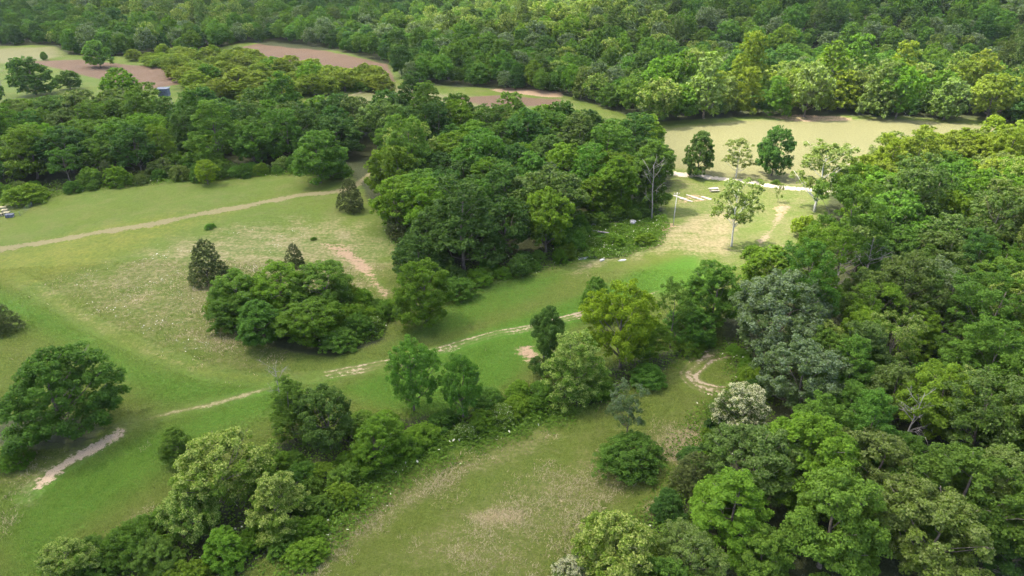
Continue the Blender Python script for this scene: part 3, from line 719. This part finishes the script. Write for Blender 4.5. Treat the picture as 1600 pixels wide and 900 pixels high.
EDGE3 = W([(320,480),(420,500),(520,540),(600,520),(610,490),(560,470),(420,470),(360,465)])
N.append(scatter(EDGE3, 24, (2.5, 5), ['mid', 'bright', 'bright', 'flower'], ['mound'], 'at the foot of the thicket on the slope', .5, hr=(.9, 1.4), name='shrub', cat='shrub', seed=93))
EDGE4 = W([(1125,540),(1160,600),(1110,640),(1060,700),(1050,770),(880,930),(960,930),(1100,780),(1130,700),(1200,620),(1160,530)])
N.append(scatter(EDGE4, 18, (2, 4), ['mid', 'dark', 'bright'], ['mound'], 'along the edge of the right hand wood', .5, edge=1.0, hr=(.9, 1.4), name='shrub', cat='shrub', seed=94))
PENDING.sort(key=lambda a: -a[2] / a[9])
n_keep = 300 - sum(1 for o in bpy.data.objects if o.name.split('.')[0] == 'broadleaf_tree')
for a in PENDING[:n_keep]: plant(*a)
FAR_TREES = PENDING[n_keep:]

# ------------------------------------------------------------------ far woodland on the hill: one mass
def build_woodland():
    rg = np.random.default_rng(8)
    pts = []
    y = 250.0
    allx = np.array([t[0] for t in TREES]); ally = np.array([t[1] for t in TREES]); allr = np.array([t[2] for t in TREES])
    cell = {}
    n = 95000
    Y = 168 + (1150 - 168) * rg.random(n) ** 1.3; X = (rg.random(n) * 2 - 1) * (.86 * Y + 30)
    Rr = rg.uniform(2.7, 5.2, n) * np.where(Y > 600, 1.35, 1)
    ok = Y > np.interp(X, FOREST_EDGE[:, 0], FOREST_EDGE[:, 1]) + 2
    for k, P, f, s in REGW:
        if k in ('plough', 'hay'): ok &= poly_dist(P, X, Y) < -3
    X, Y, Rr = X[ok], Y[ok], Rr[ok]
    keep = []
    for i in range(len(X)):
        x, yy, r = X[i], Y[i], Rr[i]; cx, cy = int(x // 8), int(yy // 8); bad = False
        for a in range(-2, 3):
            for b in range(-2, 3):
                for j in cell.get((cx + a, cy + b), ()):
                    if (X[j] - x) ** 2 + (Y[j] - yy) ** 2 < (.66 * (Rr[j] + r)) ** 2: bad = True; break
                if bad: break
            if bad: break
        if bad: continue
        if len(allx) and np.any((allx - x) ** 2 + (ally - yy) ** 2 < (.55 * (allr + r)) ** 2): continue
        cell.setdefault((cx, cy), []).append(i); keep.append(i)
    X, Y, Rr = X[keep], Y[keep], Rr[keep]; Z = terrain(X, Y) - .3
    nf = len(X); X = np.concatenate([X, [a[0] for a in FAR_TREES]]); Y = np.concatenate([Y, [a[1] for a in FAR_TREES]]); Rr = np.concatenate([Rr, [a[2] / 2 for a in FAR_TREES]]); Z = terrain(X, Y) - .3
    me = bpy.data.meshes.new('woodland'); me.vertices.add(len(X)); me.vertices.foreach_set('co', np.column_stack([X, Y, Z]).reshape(-1).astype(np.float32))
    hs = Rr / 5.0
    hz = hs * rg.uniform(.85, 1.6, len(X))
    for i, a in enumerate(FAR_TREES): hz[nf + i] = a[3] / proto(a[4], 0, 'far')[2]
    a = me.attributes.new('size', 'FLOAT_VECTOR', 'POINT'); a.data.foreach_set('vector', np.column_stack([hs, hs, hz]).reshape(-1).astype(np.float32))
    a = me.attributes.new('turn', 'FLOAT_VECTOR', 'POINT'); a.data.foreach_set('vector', np.column_stack([rg.normal(0, .05, len(X)), rg.normal(0, .05, len(X)), rg.random(len(X)) * 6.28]).reshape(-1).astype(np.float32))
    # patches of like trees: the kind follows a slow noise
    cl = np.sin(X * .03 + 1) + np.sin(Y * .041 + X * .017) + rg.normal(0, .9, len(X))
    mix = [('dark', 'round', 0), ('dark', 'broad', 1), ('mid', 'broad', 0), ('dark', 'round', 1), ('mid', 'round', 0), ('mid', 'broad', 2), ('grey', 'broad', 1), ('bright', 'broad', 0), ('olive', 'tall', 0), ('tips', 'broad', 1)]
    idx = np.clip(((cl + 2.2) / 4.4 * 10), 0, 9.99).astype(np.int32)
    lit_crest = W([(600,70),(690,42),(800,18),(960,-30),(1040,-30),(940,20),(800,42),(700,62)])
    idx = np.where((poly_dist(lit_crest, X, Y) > 0) & (rg.random(len(X)) < .6), 9, idx).astype(np.int32)  # more pale tipped trees on the ridge: its sunlight partly put into leaf colour
    idx = idx.copy()
    for i, a in enumerate(FAR_TREES):
        q = (a[5], a[4], 0)
        if q not in mix: mix.append(q)
        idx[nf + i] = mix.index(q)
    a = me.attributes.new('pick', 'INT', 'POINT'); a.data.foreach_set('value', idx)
    me.update()
    src = bpy.data.collections.new('woodland_source')
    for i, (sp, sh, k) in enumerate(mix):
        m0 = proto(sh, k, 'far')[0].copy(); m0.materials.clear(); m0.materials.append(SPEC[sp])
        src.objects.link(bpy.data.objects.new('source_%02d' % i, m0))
    o = link('woodland', me); tag(o, 'dense mixed green woodland covering the far hill and valley', 'woodland', kind='stuff')
    g = bpy.data.node_groups.new('woodland', 'GeometryNodeTree')
    g.interface.new_socket('Geometry', in_out='INPUT', socket_type='NodeSocketGeometry'); g.interface.new_socket('Geometry', in_out='OUTPUT', socket_type='NodeSocketGeometry')
    nd = g.nodes; gi = nd.new('NodeGroupInput'); go = nd.new('NodeGroupOutput'); ip = nd.new('GeometryNodeInstanceOnPoints'); ci = nd.new('GeometryNodeCollectionInfo')
    ci.inputs[0].default_value = src; ci.inputs[1].default_value = True; ci.inputs[2].default_value = True
    def named(n, t):
        q = nd.new('GeometryNodeInputNamedAttribute'); q.data_type = t; q.inputs[0].default_value = n; return q.outputs[0]
    L = g.links.new
    mp = nd.new('GeometryNodeMeshToPoints'); L(gi.outputs[0], mp.inputs[0]); L(mp.outputs[0], ip.inputs['Points'])
    L(ci.outputs[0], ip.inputs['Instance']); ip.inputs['Pick Instance'].default_value = True
    L(named('pick', 'INT'), ip.inputs['Instance Index']); L(named('size', 'FLOAT_VECTOR'), ip.inputs['Scale'])
    er = nd.new('FunctionNodeEulerToRotation'); L(named('turn', 'FLOAT_VECTOR'), er.inputs[0]); L(er.outputs[0], ip.inputs['Rotation'])
    L(ip.outputs[0], go.inputs[0])
    md = o.modifiers.new('woodland', 'NODES'); md.node_group = g
    print('woodland', len(X))
build_woodland()

# ------------------------------------------------------------------ standing grass, weeds and wildflowers (nobody could count them)
M_blade, ns, ls = new_mat('grass_blades')
t_ = attr(ns, 'tint').outputs['Fac']; d_ = attr(ns, 'straw').outputs['Fac']; l_ = attr(ns, 'rich').outputs['Fac']
gc = mixc(ns, ls, t_, (.125, .158, .028), (.205, .240, .050)); gc = mixc(ns, ls, l_, gc, mixc(ns, ls, t_, (.080, .162, .016), (.145, .248, .032)))
gc = mixc(ns, ls, d_, gc, mixc(ns, ls, t_, (.32, .245, .140), (.56, .45, .29)))
bs = ns.new('ShaderNodeBsdfPrincipled'); bs.inputs['Roughness'].default_value = .8; bs.inputs['Specular IOR Level'].default_value = .1; ls.new(gc, bs.inputs['Base Color'])
tr = ns.new('ShaderNodeBsdfTranslucent'); ls.new(gc, tr.inputs[0]); mx = ns.new('ShaderNodeMixShader'); mx.inputs[0].default_value = .4
ls.new(bs.outputs[0], mx.inputs[1]); ls.new(tr.outputs[0], mx.inputs[2]); out_node(ns, ls, mx.outputs[0])
def cheap_noise(x, y):
    return (np.sin(x * .9 + 1.7 * np.sin(y * .43)) * np.sin(y * .8 + 1.3 * np.sin(x * .37)) + .6 * np.sin(x * 2.3 + y * 1.1) * np.sin(y * 2.9 - x * .7)) / 1.6
def build_grass():
    rg = np.random.default_rng(12); n = 900000
    px = rg.uniform(-30, 1630, n); py = 940 - 520 * rg.random(n) ** 1.15
    # picture points only choose how densely each stretch of ground is sown
    u = (px - 800) / F; v = -(py - 450) / F; dz = -SP + v * CP; t = -H / dz; x = u * t; y = (CP + v * SP) * t
    z = terrain(x, y); cv = cover(x, y)
    sel = (cv['litter'] < .45) & (cv['bare'] < .35) & (rg.random(n) < np.clip((175 - t) / 70, 0, 1))
    for p, wd in ((TRK[0], 1.5), (TRK[1], 1.4), (TRK[2], 1.2)):
        sel &= (line_dist(p, x, y) > wd) | (rg.random(n) < .25)
    x, y, z, t = x[sel], y[sel], z[sel], t[sel]; cv = {k: q[sel] for k, q in cv.items()}; n = len(x)
    nz = cheap_noise(x, y) * .35 + cheap_noise(x * .23 + 9, y * .23) * .35
    straw = (rg.random(n) < np.clip(cv['dry'] * 1.0 + nz * .7 - .30, 0, 1)).astype(float) * rg.uniform(.5, 1, n)
    rich = np.clip(cv['lush'] + nz * .5 - .1, 0, 1)
    hgt = rg.uniform(.05, .13, n) * (1 + 1.0 * np.clip(nz, 0, 1)) * (1 + .45 * straw) * (1 + .5 * nz); wid = rg.uniform(.025, .05, n) * (t / 75)
    th = rg.random(n) * 6.283; la = rg.random(n) * 6.283; ll = rg.uniform(.7, 1.9, n) * hgt; lean = np.column_stack([np.cos(la) * ll, np.sin(la) * ll]); th = la - math.pi / 2 + rg.normal(0, .3, n)
    B = np.column_stack([x, y, z]); D = np.column_stack([np.cos(th), np.sin(th), np.zeros(n)]) * wid[:, None]
    Q = np.stack([B - D, B + D, B + np.column_stack([lean, hgt])], 1)
    o = link('meadow_grass', quads_mesh('meadow_grass', Q, {'tint': np.clip(rg.normal(.5, .2, n) + nz * .3, 0, 1), 'straw': straw, 'rich': rich}, 3), M_blade)
    tag(o, 'short green and straw coloured grass standing over the meadows', 'grass', kind='stuff')
TRK = [W([(30,436),(90,472),(150,510),(230,548),(320,582),(420,596),(500,588),(600,570),(690,547),(770,524),(840,510),(920,489)]), W([(45,772),(90,735),(140,705),(180,680),(200,662)]), W([(1150,548),(1105,558),(1078,580),(1085,600),(1125,612),(1160,612)])]
build_grass()
def build_weeds():
    """knee high leafy weeds where the mower does not reach"""
    rg = np.random.default_rng(13); n = 330000
    zones = [HEDGE, EDGE1, EDGE2, EDGE3, EDGE4, W([(880,405),(905,358),(960,345),(1040,340),(1020,380),(950,404)]), W([(560,720),(700,668),(870,632),(900,650),(760,690),(640,735),(500,860),(450,900),(420,930)])]
    xs, ys = [], []
    for Z in zones:
        lo, hi = Z.min(0), Z.max(0); m = n // len(zones); x = rg.uniform(lo[0], hi[0], m); y = rg.uniform(lo[1], hi[1], m)
        d = poly_dist(Z, x, y); s = d > rg.uniform(-2.2, 1, m); xs.append(x[s]); ys.append(y[s])
    x, y = np.concatenate(xs), np.concatenate(ys); n = len(x); nz = cheap_noise(x * .6, y * .6)
    hmax = .45 + .45 * nz + .35 * cheap_noise(x * 1.7, y * 1.7); s = hmax > .12; x, y, hmax, nz = x[s], y[s], hmax[s], nz[s]; n = len(x)
    P = np.column_stack([x, y, terrain(x, y) + hmax * rg.random(n) ** .5]); N = unit(np.array([0, 0, .8]) + rg.normal(0, .5, (n, 3)))
    t = unit(np.cross(N, rg.normal(0, 1, (n, 3)))); b = np.cross(N, t); sz = rg.uniform(.08, .20, (n, 1))
    Q = np.stack([P - t * sz, P + b * sz * .6, P + t * sz, P - b * sz * .6], 1)
    o = link('weeds', quads_mesh('weeds', Q, {'tint': np.clip(rg.normal(.5, .2, n) + .3 * nz, 0, 1), 'pale': (rg.random(n) < .012) * 1.0}), SPEC['flower'])
    tag(o, 'leafy weeds and brambles along hedgerow and wood edges', 'weeds', kind='stuff')
build_weeds()
def build_flowers():
    rg = np.random.default_rng(14); Z = W([(90,455),(230,400),(330,350),(470,360),(340,480),(330,520),(420,570),(300,560),(180,510)]); lo, hi = Z.min(0), Z.max(0)
    x = rg.uniform(lo[0], hi[0], 4000); y = rg.uniform(lo[1], hi[1], 4000); s = (poly_dist(Z, x, y) > -2) & (cheap_noise(x * .5, y * .5) + rg.normal(0, .3, 4000) > .55); x, y = x[s], y[s]; n = len(x)
    P = np.column_stack([x, y, terrain(x, y) + .3]); sz = rg.uniform(.03, .08, (n, 1)); k = rg.random(n) * 6.28
    t = np.column_stack([np.cos(k), np.sin(k), np.zeros(n)]); b = np.column_stack([-np.sin(k), np.cos(k), .3 * np.ones(n)])
    o = link('wildflowers', quads_mesh('wildflowers', np.stack([P - t * sz, P + b * sz, P + t * sz, P - b * sz], 1)), plain_mat('white_petals', (.55, .52, .42), (.75, .73, .62), 5)); tag(o, 'scattered small white wildflowers on the dry slope', 'wildflowers', kind='stuff')
build_flowers()

# ------------------------------------------------------------------ small things
def box(bm_list, sx, sy, sz, loc=(0, 0, 0), rz=0.0, jit=0.0, seed=0):
    rg = random.Random(seed); v = []
    for k in range(8):
        a = [(sx / 2) * (1 if k & 1 else -1), (sy / 2) * (1 if k & 2 else -1), sz * (1 if k & 4 else 0)]
        a = [q + rg.uniform(-jit, jit) for q in a]; c, s = math.cos(rz), math.sin(rz)
        v.append((a[0] * c - a[1] * s + loc[0], a[0] * s + a[1] * c + loc[1], a[2] + loc[2]))
    b = len(bm_list[0]); bm_list[0].extend(v); bm_list[1].extend([tuple(b + i for i in f) for f in ((0, 2, 3, 1), (4, 5, 7, 6), (0, 1, 5, 4), (2, 6, 7, 3), (0, 4, 6, 2), (1, 3, 7, 5))])
def part(name, boxes, mat, parent, loc=(0, 0, 0), bev=0.0):
    L = ([], [])
    for b in boxes: box(L, *b[:3], *b[3:])
    me = bpy.data.meshes.new(name); me.from_pydata(L[0], [], L[1]); me.update(); o = link(name, me, mat, parent, loc)
    if bev: m = o.modifiers.new('bevel', 'BEVEL'); m.width = bev; m.segments = 2
    return o
M_white = plain_mat('weathered_white', (.34, .33, .30), (.58, .56, .52), 3); M_conc = plain_mat('pale_concrete', (.30, .26, .21), (.46, .41, .34), 2); M_stone = plain_mat('grey_stone', (.24, .22, .20), (.42, .40, .37), 2)
M_cream = plain_mat('cream_paint', (.26, .225, .12), (.38, .33, .19), 3); M_slate = plain_mat('dark_grey_sheet', (.06, .065, .08), (.13, .14, .165), 2); M_wood = plain_mat('greyed_wood', (.22, .18, .14), (.36, .31, .25), 5); M_metal = plain_mat('galvanised_metal', (.09, .105, .12), (.15, .165, .19), 3, .95)
def spot(px, py): x, y, t = ground_at(px, py); return (x, y, float(terrain(x, y)))
# utility pole at the end of the middle wood
e = empty('utility_pole', spot(1052, 352)); tag(e, 'slim pale utility pole at the end of the middle wood', 'pole')
link('pole', tubes_mesh('pole', [([(0, 0, -.3), (0, 0, 3.2), (.03, 0, 6.6)], [.085, .07, .055])], 8), M_white, e)
part('crossarm', [(1.1, .09, .10, (0, 0, 6.25))], M_wood, e); part('insulator', [(.08, .08, .16, (-.48, 0, 6.352))], M_white, e); part('insulator', [(.08, .08, .16, (.48, 0, 6.352))], M_white, e)
# broken boards and sheets dumped on the bank
for i, (px, py, sx, sy, sz, rz, m, lb) in enumerate([(911, 404, 1.6, .8, .18, .3, M_white, 'white broken sheet lying at the foot of the bank'), (944, 386, 1.9, .9, .30, .9, M_conc, 'tilted pale slab lying among the weeds on the bank'),
        (926, 402, 1.3, .6, .22, -.2, M_stone, 'grey slab beside the white broken sheet'), (941, 407, .9, .6, .2, .5, M_white, 'small white block between the slab and the straw grass'), (972, 407, 1.3, .5, .16, .1, M_white, 'thin white board lying on the straw grass'), (1006, 382, 1.2, .6, .3, .4, M_stone, 'small grey rubble heap by the weeds')]):
    x, y, z = spot(px, py); o = empty('debris_slab', (x, y, z - .02), rz); tag(o, lb, 'debris')
    sx, sy = sx * .75, sy * .75
    part('slab', [(sx, sy, sz, (0, 0, 0), 0, .09, i)], m, o, bev=.02); part('fragment', [(sx * .3, sy * .5, sz * .8, (sx * .62, sy * .2, 0), .6, .06, i + 30)], m, o, bev=.02); part('fragment', [(sx * .22, sy * .35, sz * .6, (-sx * .66, -sy * .3, 0), -.4, .05, i + 60)], m, o, bev=.02)
for i, (px, py, w, lb) in enumerate([(988, 350, 1.5, 'grey boulder at the edge of the middle wood'), (928, 354, 1.1, 'pale boulder under the trees above the bank')]):
    import bmesh
    bm = bmesh.new(); bmesh.ops.create_icosphere(bm, subdivisions=3, radius=w / 2); rg = random.Random(i)
    for v in bm.verts:
        p = v.co; k = 1 + .22 * math.sin(p.x * 3.1 / w + i) * math.cos(p.y * 4.7 / w) + .1 * math.sin(p.z * 9 / w + p.x * 7 / w); v.co = p * k; v.co.z *= .72
    me = bpy.data.meshes.new('boulder'); bm.to_mesh(me); bm.free(); x, y, z = spot(px, py); o = link('boulder', me, M_stone, None, (x, y, z + w * .2)); tag(o, lb, 'boulder')
# fallen log above the bank
x, y, z = spot(950, 366); o = empty('fallen_log', (x, y, z)); tag(o, 'grey fallen log lying above the debris bank', 'log')
link('stem', tubes_mesh('stem', [([(-4.6, 1.6, .15), (-1.5, .5, .3), (1.8, -.7, .22)], [.10, .15, .19])], 8), M_dead, o); link('branch', tubes_mesh('branch', [([(-1.5, .5, .3), (-2.2, -.2, .8), (-3.0, -.6, 1.0)], [.07, .05, .02])], 5), M_dead, o)
# concrete strips left of an old foundation
for i, (px, py, L, rz) in enumerate([(1062, 309, 3.4, -.9), (1072, 313, 3.0, -.8), (1082, 308, 3.2, -.9), (1091, 311, 2.6, -.85), (1104, 310, 2.4, -.9)]):
    o = part('concrete_strip', [(L, .5, .16, (0, 0, 0), 0, .05, i)], M_conc, None, spot(px, py), bev=.03); o.rotation_euler = (0, 0, rz); tag(o, 'pale concrete strip of the old foundation in the clearing', 'foundation', 'concrete strips of the old foundation')
# low table by the road
o = empty('low_table', spot(1115, 299), .2); tag(o, 'small low pale table in the clearing by the gravel road', 'table')
for k in (-.30, 0, .30): part('plank', [(2.0, .27, .06, (0, k, .68))], M_conc, o)
for k in (-.8, .8):
    part('leg', [(.09, .62, .68, (k, 0, 0))], M_wood, o)
for k in (-.78, .78): part('bench', [(1.9, .26, .05, (0, k, .42))], M_conc, o)
# row of boxes and wire pen at the field edge
for i, (px, py, m, sx, sy, sz, lb) in enumerate([(6, 327, M_cream, 1.5, 1.0, .9, 'cream box at the wood end of the row on the mown field'), (8, 331, M_cream, 1.4, 1.0, .8, 'cream box in the middle of the row on the mown field'), (11, 335, M_cream, 1.4, 1.0, .8, 'cream box next to the dark one on the mown field'), (16, 339, M_slate, 1.9, 1.3, 1.0, 'dark grey covered box at the end of the row on the mown field'), (0, 337, M_cream, 1.3, 1.0, .7, 'single cream box standing beside the row on the mown field')]):
    sx, sy, sz = sx * .7, sy * .7, sz * .6; o = empty('storage_box', spot(px, py), .25); tag(o, lb, 'box')
    part('body', [(sx, sy, sz * .82, (0, 0, 0), 0, .02, i)], m, o, bev=.03); part('lid', [(sx + .14, sy + .14, .1, (0, 0, sz * .84))], m, o, bev=.02); part('base', [(sx * .9, sy * .9, .1, (0, 0, -.08))], M_wood, o)
x0, y0, z0 = spot(27, 331); o = empty('wire_pen', (x0, y0, z0)); tag(o, 'low grey wire pen beside the boxes on the mown field', 'fence')
cor = [(-1.8, -2.4), (1.9, -2.0), (1.5, 2.6), (-1.6, 2.4)]
for i in range(4):
    a, b = cor[i], cor[(i + 1) % 4]
    zz = float(terrain(x0 + a[0], y0 + a[1])) - z0
    link('post', tubes_mesh('post', [([(a[0], a[1], zz - .1), (a[0], a[1], zz + 1.0)], [.04, .035])], 6), M_metal, o)
    link('wire_panel', tubes_mesh('wire_panel', [([(a[0], a[1], zz + h), (b[0], b[1], float(terrain(x0 + b[0], y0 + b[1])) - z0 + h)], [.012, .012]) for h in (.1, .3, .5, .7, .9)], 4), M_metal, o)
# raised hunting blind among the far trees of the middle wood
x, y, t = ground_at(256, 144, 11.2); z = float(terrain(x, y)); o = empty('hunting_blind', (x, y, z), .2); tag(o, 'small blue grey raised hunting blind above the middle wood', 'blind')
for k in (-1, 1):
    for j in (-1, 1): link('leg', tubes_mesh('leg', [([(k * 1.5, j * 1.5, -.2), (k * 1.05, j * 1.05, 10.2)], [.09, .08])], 6), M_wood, o)
part('cabin', [(2.6, 2.6, 2.0, (0, 0, 10.2))], M_metal, o); part('roof', [(3.1, 3.1, .12, (0, 0, 12.203))], M_metal, o); part('window', [(1.6, .04, .5, (0, -1.325, 11.2))], M_slate, o)
x, y, t = ground_at(490, 146, 0)

# ------------------------------------------------------------------ broken cloud drifting over the valley: shades all but the sunlit gap
CLOUD_Z = 650.0
GAPS = [W([(1000,150),(1180,112),(1400,105),(1560,150),(1660,210),(1660,390),(1500,370),(1400,400),(1290,430),(1190,440),(1090,420),(1010,400),(1010,300)]),
        W([(540,75),(640,36),(760,8),(900,-35),(1080,-45),(1020,25),(860,55),(740,68),(640,88)]), W([(1400,30),(1660,20),(1660,-60),(1380,-50)])]
M_cloud, ns, ls = new_mat('cloud_vapour')
tp = ns.new('ShaderNodeBsdfTransparent'); tl = ns.new('ShaderNodeBsdfTranslucent'); tl.inputs[0].default_value = (.90, .90, .90, 1)
mx = ns.new('ShaderNodeMixShader'); geo = ns.new('ShaderNodeNewGeometry')
th = attr(ns, 'thick').outputs['Fac']; nz_ = noise(ns, ls, .006, 4, .6, geo.outputs['Position'])
fac = math_(ns, ls, 'MULTIPLY', th, math_(ns, ls, 'ADD', .42, math_(ns, ls, 'MULTIPLY', nz_, .26)), True)
ls.new(fac, mx.inputs[0]); ls.new(tp.outputs[0], mx.inputs[1]); ls.new(tl.outputs[0], mx.inputs[2]); out_node(ns, ls, mx.outputs[0])
def build_cloud():
    st = 14.0; gx = np.arange(-700, 701, st); gy = np.arange(-250, 1001, st); X, Y = np.meshgrid(gx, gy)
    x, y = X.reshape(-1), Y.reshape(-1)
    wob = 14 * np.sin(x * .021 + 1) * np.sin(y * .017) + 9 * np.sin(x * .05 + y * .043)
    d = np.minimum.reduce([700 - np.abs(x), y + 250, 1000 - y]) * .5 + wob
    for G in GAPS: d = np.minimum(d, -poly_dist(G, x, y) - 10)
    th = smooth(-16, 16, d).reshape(X.shape)
    off = TO_SUN / TO_SUN[2] * CLOUD_Z
    bump = 22 * np.sin(X * .03) * np.sin(Y * .034 + 1) + 12 * np.sin(X * .071 + Y * .05)
    keep = (th > .02)
    verts, faces, tv = [], [], []
    idx = {}
    R, C = X.shape
    top = off[2] + 6 + (50 + bump) * th; bot = off[2] - 6 - 12 * th
    V = np.concatenate([np.stack([X + off[0], Y + off[1], top], -1).reshape(-1, 3), np.stack([X + off[0], Y + off[1], bot], -1).reshape(-1, 3)]); n = R * C
    cell = keep[:-1, :-1] & keep[1:, :-1] & keep[:-1, 1:] & keep[1:, 1:]
    for i, j in zip(*np.where(cell)):
        a, b, c, d_ = i * C + j, i * C + j + 1, (i + 1) * C + j + 1, (i + 1) * C + j
        faces.append((a, b, c, d_)); faces.append((n + d_, n + c, n + b, n + a))
        for (di, dj, p, q) in ((-1, 0, a, b), (1, 0, c, d_), (0, -1, d_, a), (0, 1, b, c)):
            ii, jj = i + di, j + dj
            if not (0 <= ii < R - 1 and 0 <= jj < C - 1 and cell[ii, jj]): faces.append((q, p, n + p, n + q))
    used = np.unique(np.array([v for f in faces for v in f])); remap = -np.ones(len(V), int); remap[used] = np.arange(len(used))
    me = bpy.data.meshes.new('cloud'); me.from_pydata([tuple(v) for v in V[used]], [], [tuple(int(remap[v]) for v in f) for f in faces]); me.update()
    a = me.attributes.new('thick', 'FLOAT', 'POINT'); a.data.foreach_set('value', np.concatenate([th.reshape(-1)] * 2)[used].astype(np.float32))
    me.polygons.foreach_set('use_smooth', np.ones(len(me.polygons), bool))
    o = link('cloud', me, M_cloud); tag(o, 'broken white cloud sheet drifting over the valley', 'cloud')
build_cloud()
def build_haze():
    m, ns, ls = new_mat('haze_air'); o = ns.new('ShaderNodeOutputMaterial'); v = ns.new('ShaderNodeVolumePrincipled')
    v.inputs['Color'].default_value = (.80, .88, 1.0, 1); v.inputs['Density'].default_value = HAZE; v.inputs['Anisotropy'].default_value = .2; ls.new(v.outputs[0], o.inputs['Volume'])
    L = ([], []); box(L, 9400, 4500, 330, (0, 2130, -6)); me = bpy.data.meshes.new('haze'); me.from_pydata(L[0], [], L[1]); me.update()
    o = link('haze', me, m); tag(o, 'thin pale summer haze filling the valley air', 'haze', kind='stuff')
HAZE = .00005
build_haze()
tri = sum(len(o.data.polygons) for o in bpy.data.objects if o.type == 'MESH'); print('objects', len(bpy.data.objects), 'mesh data faces', sum(len(m.polygons) for m in bpy.data.meshes))
